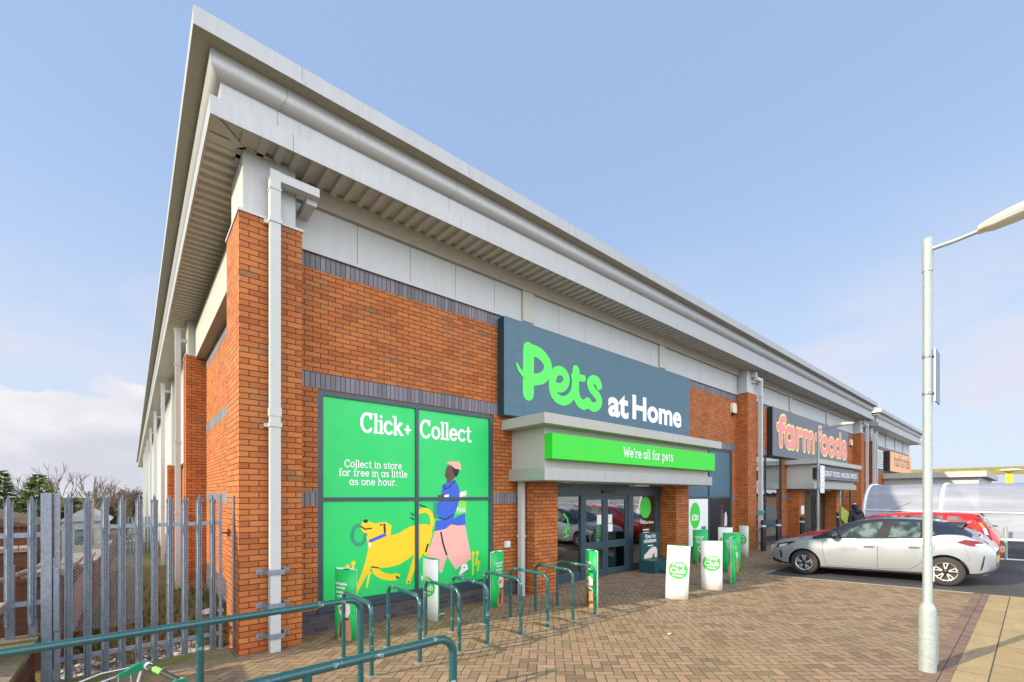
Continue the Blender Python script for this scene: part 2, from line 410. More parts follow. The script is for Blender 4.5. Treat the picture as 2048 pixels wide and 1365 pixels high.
def thing(name, label, cat, loc=(0,0,0), rz=0., group=None):
    o = bpy.data.objects.new(name, None); COL.objects.link(o); o.empty_display_size = .2
    o.location = loc; o.rotation_euler = (0,0,rz); o['label'] = label; o['category'] = cat
    if group: o['group'] = group
    return o
def tag(o, label=None, cat=None, group=None, kind=None):
    if label: o['label'] = label
    if cat: o['category'] = cat
    if group: o['group'] = group
    if kind: o['kind'] = kind
    return o
def dup(root, loc, rz=None, label=None, group=None):
    r = root.copy(); COL.objects.link(r); r.location = loc
    if rz is not None: r.rotation_euler = (0,0,rz)
    if label: r['label'] = label
    if group: r['group'] = group
    def kids(src, dst):
        for ch in list(src.children):
            c = ch.copy(); COL.objects.link(c); c.parent = dst; kids(ch, c)
    kids(root, r); return r
def lift(pts, y): return [(x, y, z) for x, z in pts]

# ------------------------------------------------------------------ lettering
def font_mesh(body, width=None, height=None, bold=0., space=1., align='CENTER'):
    cu = bpy.data.curves.new('lettering', 'FONT'); cu.body = body; cu.offset = bold; cu.align_x = align
    cu.space_character = space; cu.resolution_u = 3; cu.space_line = .85
    ob = bpy.data.objects.new('lettering_src', cu); COL.objects.link(ob)
    dg = bpy.context.evaluated_depsgraph_get(); dg.update()
    me = bpy.data.meshes.new_from_object(ob.evaluated_get(dg))
    vs = [tuple(v.co) for v in me.vertices]; fs = [tuple(p.vertices) for p in me.polygons]
    bpy.data.objects.remove(ob); bpy.data.curves.remove(cu); bpy.data.meshes.remove(me)
    xs = [v[0] for v in vs]; ys = [v[1] for v in vs]
    w = max(xs)-min(xs); h = max(ys)-min(ys); cx = (max(xs)+min(xs))/2; cy = (max(ys)+min(ys))/2
    sx = width/w if width else height/h
    sy = height/h if height else sx
    return [((v[0]-cx)*sx, (v[1]-cy)*sy) for v in vs], fs
def flat_text(mb, body, fn, width=None, height=None, bold=0., mi=0, space=1.):
    vs, fs = font_mesh(body, width, height, bold, space)
    mb.add([fn(x, y) for x, y in vs], fs, mi)

def A(cx, cy, rx, ry, a0, a1, n=10):
    return [(cx+rx*math.cos(math.radians(a0+(a1-a0)*i/n)), cy+ry*math.sin(math.radians(a0+(a1-a0)*i/n))) for i in range(n+1)]
def glyphs(serif):
    S = lambda x, y, w=.2: [[(x-w, y), (x+w, y)]] if serif else []
    SL = lambda x, y: [[(x-.22, y), (x, y)]] if serif else []
    g = {
     'a': (1.0, [A(.42,.5,.34,.5,0,360,18), [(.78,1),(.78,0)]] + ([[(.78,.0),(.94,.0)]] if serif else [])),
     'c': (.86, [A(.46,.5,.38,.5,45,318,14)]),
     'd': (1.0, [A(.42,.5,.34,.5,0,360,18), [(.78,1.5),(.78,0)]] + SL(.78,1.5) + ([[(.78,0),(.94,0)]] if serif else [])),
     'e': (.92, [[(.10,.53),(.80,.53)] + A(.45,.5,.36,.5,5,318,16)]),
     'f': (.66, [A(.56,1.22,.26,.28,70,180,6)+[(.30,0)], [(.06,.96),(.56,.96)]] + S(.30,0)),
     'h': (1.04, [[(.20,1.5),(.20,0)], [(.20,.55)]+A(.50,.62,.30,.38,170,0,8)+[(.80,0)]] + SL(.20,1.5)+S(.20,0,.16)+S(.80,0,.16)),
     'i': (.44, [[(.22,1),(.22,0)], [(.22,1.38),(.22,1.4)]] + SL(.22,1)+S(.22,0)),
     'k': (1.0, [[(.20,1.5),(.20,0)], [(.78,.98),(.24,.42)], [(.40,.58),(.82,0)]] + SL(.20,1.5)+S(.20,0,.16)+S(.84,0,.13)+S(.74,.98,.14)),
     'l': (.44, [[(.22,1.5),(.22,0)]] + SL(.22,1.5)+S(.22,0)),
     'm': (1.5, [[(.18,1),(.18,0)], [(.18,.6)]+A(.44,.64,.26,.36,170,0,8)+[(.70,0)], [(.70,.6)]+A(.96,.64,.26,.36,170,0,8)+[(1.22,0)]] + SL(.18,1)+S(.18,0,.14)+S(.70,0,.14)+S(1.22,0,.14)),
     'n': (1.02, [[(.20,1),(.20,0)], [(.20,.6)]+A(.50,.63,.30,.37,170,0,8)+[(.80,0)]] + SL(.20,1)+S(.20,0,.16)+S(.80,0,.16)),
     'o': (.94, [A(.46,.5,.38,.5,0,360,18)]),
     'p': (1.0, [[(.20,1),(.20,-.45)], A(.54,.5,.34,.5,0,360,18)] + SL(.20,1)+S(.20,-.45)),
     'r': (.76, [[(.20,1),(.20,0)], [(.20,.55)]+A(.54,.58,.32,.40,165,70,6)] + SL(.20,1)+S(.20,0)),
     's': (.78, [A(.38,.745,.28,.245,40,250,8)[:-1]+A(.38,.25,.30,.25,90,-140,8)]),
     't': (.66, [[(.30,1.32),(.30,.25)]+A(.52,.24,.22,.24,180,290,5), [(.06,.98),(.60,.98)]]),
     'u': (1.02, [[(.20,1),(.20,.38)]+A(.50,.38,.30,.38,180,360,8)+[(.80,1)], [(.80,1),(.80,0)]] + SL(.20,1)+SL(.80,1)),
     'w': (1.3, [[(.10,1),(.36,0),(.64,.9),(.92,0),(1.18,1)]] + S(.12,1,.15)+S(1.16,1,.15)),
     'C': (1.14, [A(.58,.75,.50,.75,48,318,18)] + ([[(.93,1.16),(.93,1.5)]] if serif else [])),
     'P': (1.05, [[(.24,1.5),(.24,0)], [(.24,1.5),(.52,1.5)]+A(.52,1.13,.40,.37,90,-90,8)+[(.24,.76)]] + S(.24,0,.22)),
     'W': (1.7, [[(.12,1.5),(.48,0),(.84,1.2),(1.20,0),(1.56,1.5)]] + S(.14,1.5,.18)+S(1.54,1.5,.18)),
     '.': (.36, [[(.17,.04),(.17,.05)]]), "'": (.34, [[(.17,1.5),(.14,1.2)]]), '+': (.9, [[(.12,.5),(.72,.5)], [(.42,.2),(.42,.8)]]), ' ': (.45, []),
    }
    return g
GL = {True: glyphs(True), False: glyphs(False)}
def ribbon(mb, pts, w, fn, lay, mi=0, caps=True):
    """flat stroke with round ends; every piece sits a hair above the one before"""
    st = .00003
    def disc(p, d): mb.add([fn(p[0]+w/2*math.cos(2*PI*k/12), p[1]+w/2*math.sin(2*PI*k/12), d) for k in range(12)], [tuple(range(12))], mi)
    for i in range(len(pts)-1):
        (x0, y0), (x1, y1) = pts[i], pts[i+1]; L = math.hypot(x1-x0, y1-y0)
        if L < 1e-6: continue
        nx, ny = -(y1-y0)/L*w/2, (x1-x0)/L*w/2; lay[0] += st
        mb.add([fn(x0-nx, y0-ny, lay[0]), fn(x1-nx, y1-ny, lay[0]), fn(x1+nx, y1+ny, lay[0]), fn(x0+nx, y0+ny, lay[0])], [(0,1,2,3)], mi)
    for p in (pts if caps else pts[1:-1]): lay[0] += st; disc(p, lay[0])
def stroke_text(mb, text, x0, x1, base, xh, fn, w=.19, serif=True, ws=.13, mi=0, lay=None, track=.06):
    """x0..x1 extents, base line, x-height; fn(x, z, lift) places a point"""
    g = GL[serif]; lay = lay or [0.]; tot = sum(g[c][0]+track for c in text)
    k = (x1-x0)/tot; x = x0
    for c in text:
        adv, sts = g[c]
        for st in sts:
            ww = ws if (serif and len(st) == 2 and abs(st[0][1]-st[1][1]) < 1e-6) else w
            ribbon(mb, [(x+px*k, base+pz*xh) for px, pz in st], ww*xh, fn, lay, mi)
        x += (adv+track)*k

# ------------------------------------------------------------------ ground sheets
def sheet(name, xs, ys, mat, dz, kind='structure', thick=0.):
    mb = MB(); nx, ny = len(xs), len(ys)
    mb.add([(x, y, G(x, y)+dz) for y in ys for x in xs],
           [(j*nx+i, j*nx+i+1, (j+1)*nx+i+1, (j+1)*nx+i) for j in range(ny-1) for i in range(nx-1)])
    o = mb.build(name, mat); return tag(o, kind=kind)
def seq(a, b, n): return [a+(b-a)*i/n for i in range(n+1)]
sheet('ground', [-900,-300,-100,-20]+seq(-10,40,10)+[70,150,400,1200], [-900,-200,-60,-14]+seq(-8,60,17)+[100,200,500,1500], 'earth', -.16)
sheet('car_park', [10.62]+seq(12,40,8)+[60,110], [-60,-30,-14,-10,-6.2,-2.28], 'asphalt', -.012)
sheet('pavement', [-1.25]+seq(0,10.5,4)+[10.56], [-5.86,-4,-2.28,0,.52], 'paving', 0.)
tag(bpy.data.objects['pavement'], kind='structure')
sheet('shop_front_pavement', [10.56,15,20,30,40,60], [-2.22,-1,.52], 'paving', 0.)
mb = MB()
for y0, y1, x0, x1 in ((-5.86,-2.22,10.56,10.62), (-2.28,-2.22,10.62,60)):
    xs = [x0, x1] if x1-x0 < 1 else [x0]+seq(12,40,4)+[x1]; 
    for a, b in zip(xs, xs[1:]):
        mb.add([(a,y0,G(a,y0)-.2),(b,y0,G(b,y0)-.2),(b,y1,G(b,y1)-.2),(a,y1,G(a,y1)-.2),(a,y0,G(a,y0)+.006),(b,y0,G(b,y0)+.006),(b,y1,G(b,y1)+.006),(a,y1,G(a,y1)+.006)],
               [(4,5,6,7),(0,1,5,4),(1,2,6,5),(2,3,7,6),(3,0,4,7)])
tag(mb.build('kerb', 'concrete'), kind='structure')
sheet('paving_border', [-1.25,3,7,10.62], [-6.06,-5.86], 'border', .003)
sheet('buff_footway', [-6,-1,3,7,10.62], [-14,-10,-6.06], 'buff', .0)
sheet('footway_beyond_fence', [-6,-1.25], [-5.86,-3,-1.6], 'paving', .0)
sheet('alley', seq(-6,.42,4), [.52,2,6,12,25,45,60,95], 'soil', -.03)
sheet('soil_strip', [-1.9,-1.25], [-1.6,-.6,.52], 'soil', .004)
mb = MB(); mb.box(-.95,-.06,-.16,.5,-.12,G(-.5,.1)+.025); mb.box(-1.22,-.96,-.2,.5,-.12,G(-1.,.1)+.02)
tag(mb.build('concrete_threshold', 'moss_slab'), kind='structure')
for x, y, l, w in ((13.35,-4.2,3.4,.09), (15.95,-4.2,3.4,.09)):
    m2 = MB(); m2.add([(x,y-l/2,G(x,y-l/2)-.006),(x+w,y-l/2,G(x,y-l/2)-.006),(x+w,y+l/2,G(x,y+l/2)-.006),(x,y+l/2,G(x,y+l/2)-.006)], [(0,1,2,3)])
    tag(m2.build('bay_marking', 'line_white'), kind='structure')

# ------------------------------------------------------------------ the long retail building
B = thing('retail_building', 'long red brick retail building with pale metal eaves, gutter and corrugated soffit', 'building', (0,.4,0))
XA, XE = 32.49, 85.   # front eaves end, side eaves end
W = .4
PIERS = [0., 15.5, 31.2]
for i, px in enumerate(PIERS):
    m = MB(); pw = .755
    m.box(px, px+pw, 0, .97 if i == 0 else .7, -.35, 5.70)
    p = m.build('brick_pier', 'brick', B)
    m = MB(); m.box(px-.015, px+pw+.015, -.015, .985 if i == 0 else .39, 5.70, 5.735)
    m.build('pier_cap', 'cap', p)
    m = MB(); m.box(px+.05, px+.683, .05, .92 if i == 0 else .39, 5.735, 6.56)
    m.build('pier_casing', 'white_panel', B)
m = MB(); m.box(.10,.42,.97,7.35,0,0.01)

def frame_rect(m, x0, x1, z0, z1, y0, y1, t, vx=(), hz=(), mi=0, tm=None):
    tm = tm or t
    m.box(x0, x0+t, y0, y1, z0, z1, mi); m.box(x1-t, x1, y0, y1, z0, z1, mi)
    m.box(x0+t, x1-t, y0, y1, z0, z0+t, mi); m.box(x0+t, x1-t, y0, y1, z1-t, z1, mi)
    for v in vx: m.box(v-tm/2, v+tm/2, y0+.003, y1-.003, z0+t, z1-t, mi)
    xs = [x0+t]+[q for v in vx for q in (v-tm/2, v+tm/2)]+[x1-t]
    for h in hz:
        for a, b in zip(xs[::2], xs[1::2]): m.box(a, b, y0+.006, y1-.006, h-tm/2, h+tm/2, mi)

def bay(x0, x1, w1, ent, w2, frame):
    for a, b in ((x0, ent[0]), (ent[1], x1)):
        m = MB(); m.box(a, b, W, .7, -.35, .335); m.build('plinth', 'blue_brick', B)
    m = MB()
    for a, b in ((x0, w1[0]), (w1[1], ent[0]), (ent[1], w2[0]), (w2[1], x1)): m.box(a, b, W, .7, .335, 3.66)
    m.box(ent[0], ent[1], W, .7, 2.62, 3.66)
    m.box(x0, x1, W, .7, 3.66, 5.70)
    m.build('brick_wall', 'brick', B)
    m = MB(); m.box(x0, x1, W-.004, W-.0005, 5.44, 5.668); m.box(x0, x1, W-.004, W-.0005, 3.667, 3.893)
    for a, b in ((x0, w1[0]), (w1[1], ent[0]), (ent[1], w2[0]), (w2[1], x1)): m.box(a, b, W-.004, W-.0005, 1.90, 2.115)
    m.build('soldier_course', 'blue_soldier', B)
    # pale cladding between brick and soffit
    m = MB(); n = int((x1-x0)/.87); st = (x1-x0)/n
    for k in range(n): m.box(x0+k*st+.004, x0+(k+1)*st-.004, .372, .395, 5.672, 6.33)
    m.box(x0, x1, .396, .399, 5.68, 6.33)
    m.box(x0, x1, .355, .371, 5.664, 5.71)
    m.build('cladding', 'white_panel', B)
    m = MB(); m.box(x0, x1, .30, .399, 6.331, 6.40); m.prism([(x0,.30,6.40),(x0,.399,6.40),(x0,.399,6.56),(x0,.22,6.56)], (x1-x0,0,0)); m.build('eaves_trim', 'fascia_under', B)
    for k in (1, 2):
        xx = x0+4.4+(k-1)*5.2
        m = MB(); m.box(xx, xx+.32, .325, .3715, 5.7, 6.33); m.build('cover_strip', 'cream_panel', B)
    for (a, b) in (w1, w2):
        m = MB(); frame_rect(m, a, b, .335, 3.66, .415, .50, .085, ((a+b)/2,), (1.995,), tm=.06)
        fr = m.build('window', frame, B)
        m = MB(); m.box(a-.01, b+.01, .36, .414, .29, .334); m.build('sill', frame, fr)
        yield fr, a, b
R1 = list(bay(.755, 15.5, (1.085, 4.43), (5.84, 10.66), (11.84, 15.18), 'frame'))
R2 = list(bay(16.255, 31.2, (16.59, 19.94), (21.44, 26.26), (27.52, 30.87), 'frame_black'))
for (fr, a, b), mat in zip(R1+R2, ('green','glass','glass_ff','glass_ff')):
    c = (a+b)/2
    for x0, x1 in ((a+.085, c-.03), (c+.03, b-.085)):
        for z0, z1 in ((.42, 1.965), (2.025, 3.575)):
            if fr is R1[1][0] and z0 > 2: mt = 'sign_blue'
            else: mt = mat
            m = MB(); m.box(x0, x1, .445, .455, z0, z1); m.build('pane', mt, fr)

# eaves: profile swept along the front and round the corner down the side
def sweep(name, prof, mat, xe=XA, ye=XE, smooth=False, cap=False):
    m = MB(); n = len(prof); vs = []
    for o, z in prof: vs.append((xe, -o, z))
    for o, z in prof: vs.append((-o, -o, z))
    for o, z in prof: vs.append((-o, ye, z))
    for s in range(2):
        m.add(vs[s*n:(s+2)*n], [(i, i+1, n+i+1, n+i) for i in range(n-1)], 0, smooth)
    if cap: m.poly([(xe,-o,z) for o, z in prof]); m.poly([(-o,ye,z) for o, z in prof])
    return m.build(name, mat, B)
fa = sweep('roof_fascia', [(.40,7.55),(.52,7.523),(.522,7.306)], 'silver')
sweep('roof_soffit', [(.521,7.306),(.30,7.30)], 'fascia_under')
bull = [(.344,7.30)]+[(.226+.118*math.cos(a), 7.16+.125*math.sin(a)-.0) for a in [math.radians(q) for q in range(60,-91,-10)]]
bull = [(.344,7.302),(.348,7.24),(.346,7.19),(.338,7.145),(.322,7.105),(.300,7.075),(.272,7.052),(.245,7.04),(.226,7.036)]
bn = sweep('bullnose_gutter', bull, 'silver', smooth=True)
lf = sweep('lower_fascia', [(.226,7.037),(.227,6.755),(.347,6.745),(.345,6.522),(.32,6.522),(.32,6.56)], 'silver')
m = MB(); vs = [(XA,-.40,7.55),(-.40,-.40,7.55),(-.40,XE,7.55),(XA,XE,9.2)]; m.add([(XA,-.40,7.551),(-.40,-.40,7.551),(-.40,XE,7.551),(14,XE,8.2),(14,9,8.2),(XA,9,8.2)], [(0,5,4,1),(1,4,3,2)])
m.build('roof', 'roof_far', B)
m = MB()   # eaves end panel at the far right of the front
m.prism([(XA,-.52,7.52),(XA,-.52,7.306),(XA,-.344,7.30),(XA,-.33,7.13),(XA,-.226,7.037),(XA,-.227,6.755),(XA,-.345,6.745),(XA,-.345,6.522),(XA,.9,6.522),(XA,.9,7.55)], (.004,0,0)); m.build('eaves_end', 'cream_panel', B)
def corrug(name, a0, a1, b0, b1, along, z0=6.535, dz=.05, pitch=.2):
    m = MB(); pts = []; t = a0
    while t < a1:
        for f, z in ((0,z0),(.42,z0),(.5,z0+dz),(.92,z0+dz)):
            if t+f*pitch < a1: pts.append((t+f*pitch, z))
        t += pitch
    pts.append((a1, z0)); n = len(pts)
    if along == 'X': vs = [(p, b0, z) for p, z in pts]+[(p, b1, z) for p, z in pts]
    else: vs = [(b0, p, z) for p, z in pts]+[(b1, p, z) for p, z in pts]
    m.add(vs, [(i, i+1, n+i+1, n+i) for i in range(n-1)]); return m.build(name, 'soffit', B)
corrug('corrugated_soffit', .0, XA, -.318, .39, 'X')
corrug('corrugated_soffit', .0, XE, -.318, .41, 'Y')
m = MB(); m.prism([(-.32,-.32,6.548),(.3,-.32,6.548),(.3,.3,6.548),(-.32,.3,6.548)], (0,0,.02)); m.build('soffit_corner_plate', 'soffit', B)
m = MB(); m.prism([(-.318,-.318,6.53),(.02,-.0,6.53),(.0,.02,6.53)], (0,0,.04)); m.obox((-.15,-.15,6.526), (.17,.17,0), (-.03,.03,0), (0,0,.008)); m.build('soffit_corner_strap', 'soffit', B)

# side wall
sidep = [7.35*k for k in range(1, 11)]
m = MB(); m.box(.42,.7,.97,7.35,-1,5.56); m.box(.42,.7,8.1,14.7,-1.5,3.15); m.build('side_wall', 'brick', B)
m = MB()
for z0, z1 in ((1.90,2.115),(3.667,3.893),(5.30,5.52)): m.box(.416,.4195,.97,7.35,z0,z1)
m.build('soldier_course', 'blue_soldier', B)
m = MB(); m.box(.417,.4195,.97,7.35,-1,.335); m.build('plinth', 'blue_brick', B)
m = MB(); m.box(.20,.419,.985,7.34,5.60,6.34); m.build('cladding', 'cream_panel', B)
m = MB(); m.box(.20,.419,.985,7.34,5.57,5.598); m.build('cladding_flashing', 'fascia_under', B)
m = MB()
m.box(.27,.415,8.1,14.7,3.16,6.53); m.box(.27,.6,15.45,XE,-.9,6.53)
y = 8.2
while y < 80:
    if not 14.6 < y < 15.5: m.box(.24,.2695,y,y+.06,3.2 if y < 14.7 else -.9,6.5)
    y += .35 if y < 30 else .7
m.build('ribbed_cladding', 'sunlit_panel', B)
for k, y in enumerate(sidep):
  if k < 2:
    m = MB(); top = 5.62 if k == 0 else 3.2
    m.box(0,.7,y,y+.75,-1-.3*k,top); p = m.build('brick_pier', 'brick', B)
    m = MB(); m.box(-.015,.72,y-.015,y+.765,top,top+.03); m.build('pier_cap', 'cap', p)
    m = MB(); m.box(.05 if k == 0 else .12,.6,y+.06,y+.69,top+.03,6.55); m.build('pier_casing', 'cream_panel', B)
  if k < 7:
        gz = G(0, y)-.05
        m = MB(); m.box(-.20,-.085,y+.30,y+.42,gz,6.30); m.box(-.0845,.09,y+.32,y+.40,6.02,6.10)
        dp = m.build('downpipe', 'pipe', B)
        for z in (1.6,3.4,5.4,6.28):
            m = MB(); m.box(-.215,-.07,y+.285,y+.435,z,z+.05); m.build('pipe_bracket', 'pipe', dp)
m = MB(); m.box(.42,31,XE-.3,XE,-3,6.5); m.box(31.95,32.4,.4,XE,-1,6.5); m.build('rear_wall', 'cream_panel', B)

# front downpipes with swan-neck to the eaves
def downpipe(x0, arm, z0=.0):
    m = MB(); x1 = x0+.125
    m.box(x0, x1, -.165, -.045, z0, 6.30)
    e = x1+.49 if arm > 0 else x0-.35
    if arm > 0: m.box(x1, e, -.16, -.05, 6.18, 6.295); m.box(e-.14, e-.005, -.0495, .37, 6.10, 6.21)
    else: m.box(e, x0, -.16, -.05, 6.18, 6.295); m.box(e+.005, e+.14, -.0495, .37, 6.10, 6.21); m.box(e-.02,e+.16,-.10,.08,6.2951,6.5)
    d = m.build('downpipe', 'pipe', B)
    for z in (2.95, 5.62):
        m = MB(); m.box(x0-.012, x1+.012, -.178, -.03, z, z+.055); m.box(x0-.05, x0-.0125, -.06, .0, z+.005, z+.05); m.build('pipe_bracket', 'pipe', d)
    for z, h in ((6.05,.025), (3.09,.11)):
        m = MB(); m.box(x0-.008, x1+.008, -.172, -.04, z, z+h); m.build('pipe_collar', 'pipe', d)
    return d
dp = downpipe(.325, 1)
dp2 = downpipe(16.27, -1, .05)
dp3 = downpipe(31.98, -1, .05)
def guard(d, xc, z):
    m = MB(); y = -.185
    pts = [(xc-.20,-.012),(xc-.115,-.012),(xc-.08,y),(xc+.10,y),(xc+.125,-.012),(xc+.20,-.012)]
    for (a, b), (c, e) in zip(pts, pts[1:]):
        v = Vector((c-a, e-b, 0)); L = v.length; v.normalize(); nn = Vector((-v.y, v.x, 0))*.003
        m.obox(((a+c)/2,(b+e)/2,z+.032), v*(L/2+.003), nn, (0,0,.032))
    for bx in (xc-.165, xc+.17): m.lathe([(.014,-.017),(.014,-.025),(0,-.027)], (bx, 0, z+.032), 8, 'Y')
    m.build('pipe_guard', 'galv', d)
for z in (.185, .58, 1.02): guard(dp, .3875, z); 
for z in (.30, .80, 1.36): guard(dp2, 16.3325, z)

# entrance canopies
def canopy(cx, label_sign, body, signmat, sidemat, txt):
    c = MB()
    x0, x1 = cx-3.505, cx+3.505
    c.box(x0, x1, -.833, .398, 3.372, 3.57)
    root = c.build('entrance_canopy', 'cream_panel', B, bevel=.006)
    m = MB(); m.box(cx-3.235, cx+3.235, -.559, .398, 2.585, 3.3715); m.build('canopy_box', 'cream_panel', root)
    m = MB(); m.box(cx-3.32, cx+3.32, -.651, .398, 2.345, 2.584); m.build('canopy_fascia', 'silver', root, bevel=.006)
    m = MB(); m.box(cx-3.27, cx+3.27, -.60, .396, 2.335, 2.3445); m.build('canopy_soffit', 'white_panel', root)
    for x in (cx-2.2, cx+2.3):
        m = MB(); m.lathe([(.10,0),(.10,-.012),(.07,-.014),(.06,.0)], (x, -.1, 2.3345), 16); m.build('downlight', 'chrome', root)
    m = MB(); m.box(cx+.35, cx+.95, -.15, .05, 2.285, 2.334); m.build('lamp_unit', 'pale_plastic', root, bevel=.015)
    m = MB()
    for k in (-2.45,-.6,.9,2.6): m.box(cx+k, cx+k+.006, -.8355, -.8335, 3.375, 3.568); m.box(cx+k+.4, cx+k+.406, -.6535, -.6515, 2.347, 2.582)
    m.build('panel_joint', 'fascia_under', root)
    s = thing('fascia_sign', label_sign, 'sign', (cx, -.77, 2.742))
    m = MB(); m.box(cx-3.235, cx+3.235, -.77, -.56, 2.742, 3.223, 0); m.build('sign_box', signmat, s, bevel=.008)
    m = MB(); m.box(cx-3.2355-.002, cx-3.2355, -.765, -.562, 2.748, 3.217); m.build('side_panel', sidemat, s)
    txt(s)
    for px in (cx-2.98, cx+2.52):
        m = MB(); m.box(px, px+.685, -.0, .56, -.1, 2.334); m.build('canopy_pier', 'brick', B)
    return root
YT = lambda y: (lambda x, z, d=0.: (x, y-d, z))
def t_pets(s):
    m = MB(); x = 7.11; k = 2.03/ (1.7+.92+.34+.76+.92+.45+1.0+.44+.44+.45+.66+.94+.76+.45+1.0+.92+.66+.78+.06*18)
    stroke_text(m, "We're all for pets", 7.11, 9.14, 2.905, .135, YT(-.7712), .21, True, .12)
    m.build('lettering', 'letter_white', s)
def t_ff(s):
    m = MB(); f = YT(-.7712); flat_text(m, 'GREAT FOOD, AMAZING PRICES', lambda x, z: f(23.95+x, 2.985+z), 5.2, .27, .012); m.build('lettering', 'letter_white', s)
cpy = canopy(8.145, 'bright green fascia sign with white lettering on the nearer entrance canopy', '', 'green_sign', 'green_sign', t_pets)
canopy(23.73, 'dark grey fascia sign with white capitals on the farther canopy', '', 'sign_grey', 'sign_black', t_ff)
m = MB(); m.box(5.0, 5.10, .20, .32, 0, 2.334); m.box(4.985, 5.115, .185, .335, 1.2, 1.24); m.build('canopy_downpipe', 'pipe', B)

# sliding door screens
def doors(ox, frame, glass, open_=False):
    d = MB(); Y0, Y1 = .50, .60
    d.box(ox+5.845, ox+10.655, Y0-.02, Y1, 2.07, 2.334)
    d.box(ox+5.845, ox+5.90, Y0, Y1, 0, 2.07); d.box(ox+7.19, ox+7.28, Y0, Y1, 0, 2.07); d.box(ox+9.09, ox+9.32, Y0-.01, Y1, 0, 2.07); d.box(ox+10.47, ox+10.655, Y0, Y1, 0, 2.07)
    root = d.build('entrance_screen', frame, B)
    m = MB(); m.box(ox+7.95, ox+8.45, Y0-.07, Y0-.021, 2.12, 2.19); m.build('door_sensor', 'frame_black', root, bevel=.012)
    for a, b in ((ox+5.90, ox+7.19), (ox+9.32, ox+10.47)):
        m = MB(); m.box(a, b, Y0+.02, Y1-.02, 0, .22); m.build('screen_rail', frame, root)
        m = MB(); m.box(a, b, Y0+.02, Y1-.02, 2.03, 2.069); m.build('screen_rail', frame, root)
        m = MB(); m.box(a, b, Y0+.045, Y0+.055, .22, 2.03); m.build('screen_glass', glass, root)
    for a, b in (((ox+7.28, ox+8.13), (ox+8.14, ox+9.09)) if not open_ else ((ox+7.28, ox+7.75), (ox+8.75, ox+9.09))):
        m = MB(); s = .10
        m.box(a, a+s, Y0+.01, Y0+.07, .03, 2.06); m.box(b-s, b, Y0+.01, Y0+.07, .03, 2.06)
        for z0, z1 in ((.03,.19), (.72,.90), (1.95,2.06)): m.box(a+s, b-s, Y0+.01, Y0+.07, z0, z1)
        m.box(b-.42, b-.16, Y0+.004, Y0+.0095, .07, .14)
        lf_ = m.build('sliding_door', frame, root)
        m = MB()
        for z0, z1 in ((.19,.72), (.90,1.95)): m.box(a+s, b-s, Y0+.035, Y0+.045, z0, z1)
        m.build('door_glass', glass, lf_)
    return root
doors(0, 'frame', 'glass'); doors(15.585, 'frame_black', 'glass_ff', True)

# rooms behind the glass
for x0, x1 in ((.8, 15.4), (16.4, 31.1)):
    m = MB(); m.box(x0, x1, .71, 9, -.2, .03); m.build('interior_floor', 'floor_int', B)
    m = MB(); m.box(x0, x1, 9, 9.1, .03, 4.6); m.box(x0-.1, x0, .71, 9, .03, 4.6); m.box(x1, x1+.1, .71, 9, .03, 4.6); m.build('interior_wall', 'wall_int', B)
    m = MB(); m.box(x0, x1, .71, 9.1, 4.6, 4.7); m.build('interior_ceiling', 'ceiling_int', B)
t_ = NT('strip_lamp'); e_ = t_.n('ShaderNodeEmission'); e_.inputs[0].default_value = (1,.97,.92,1); e_.inputs[1].default_value = 35.; M['strip_lamp'] = t_.done(e_.outputs[0])
for x, y, lab in ((6.5,2.0,'added strip lamp brightening the room behind the cat sticker glass'),(19.2,2.6,'glowing ceiling strip lamp inside the farther shop, first behind the tall glass'),(19.2,4.6,'glowing ceiling strip lamp inside the farther shop, second behind the tall glass'),(24.0,2.6,'glowing ceiling strip lamp inside the farther shop doorway'),(7.6,3.0,'added strip lamp brightening the nearer shop behind the automatic doors')):  # both nearer shop lamps are unseen additions that brighten its entrance
    m = MB(); m.box(x-.9, x+.9, y-.09, y+.09, 3.4, 3.46); tag(m.build('strip_lamp', 'strip_lamp'), lab, 'ceiling lamp', 'ceiling strip lamps inside the shops')
def shelving(x, y, label, grp, mats):
    s = thing('shop_shelf', label, 'shelf unit', (x, y, .03), 0, grp)
    m = MB(); m.box(x, x+2.2, y+.4, y+.45, .03, 2.1)
    for k in range(5): m.box(x, x+2.2, y, y+.399, .15+k*.45, .18+k*.45)
    m.build('shelf_frame', 'card_white', s)
    m = MB()
    for k in range(5):
        xx = x+.03
        while xx < x+2.05:
            w = random.uniform(.1,.2); h = random.uniform(.16,.32); m.box(xx, xx+w, y+.03, y+.36, .1805+k*.45, .18+k*.45+h, random.randrange(len(mats))); xx += w+.015
    m.build('stock', mats, s)
m = MB(); m.box(9.2, 10.9, 2.3, 2.4, .03, 3.2); m.build('interior_wall', 'cream_wall', B)
shelving(6.2, 3.4, 'stocked shelf seen through the glass beside the automatic doors', None, ['pal_teal','card_white','pal_yellow','pal_brown'])
shelving(8.7, 4.2, 'stocked shelf seen through the second sliding door leaf', None, ['pal_teal','pal_grey','orange_print','card_green'])
shelving(23.0, 4.0, 'colourful stocked shelf seen through the open farther shop doorway', None, ['orange_print','ff_pink','card_white','pal_yellow'])

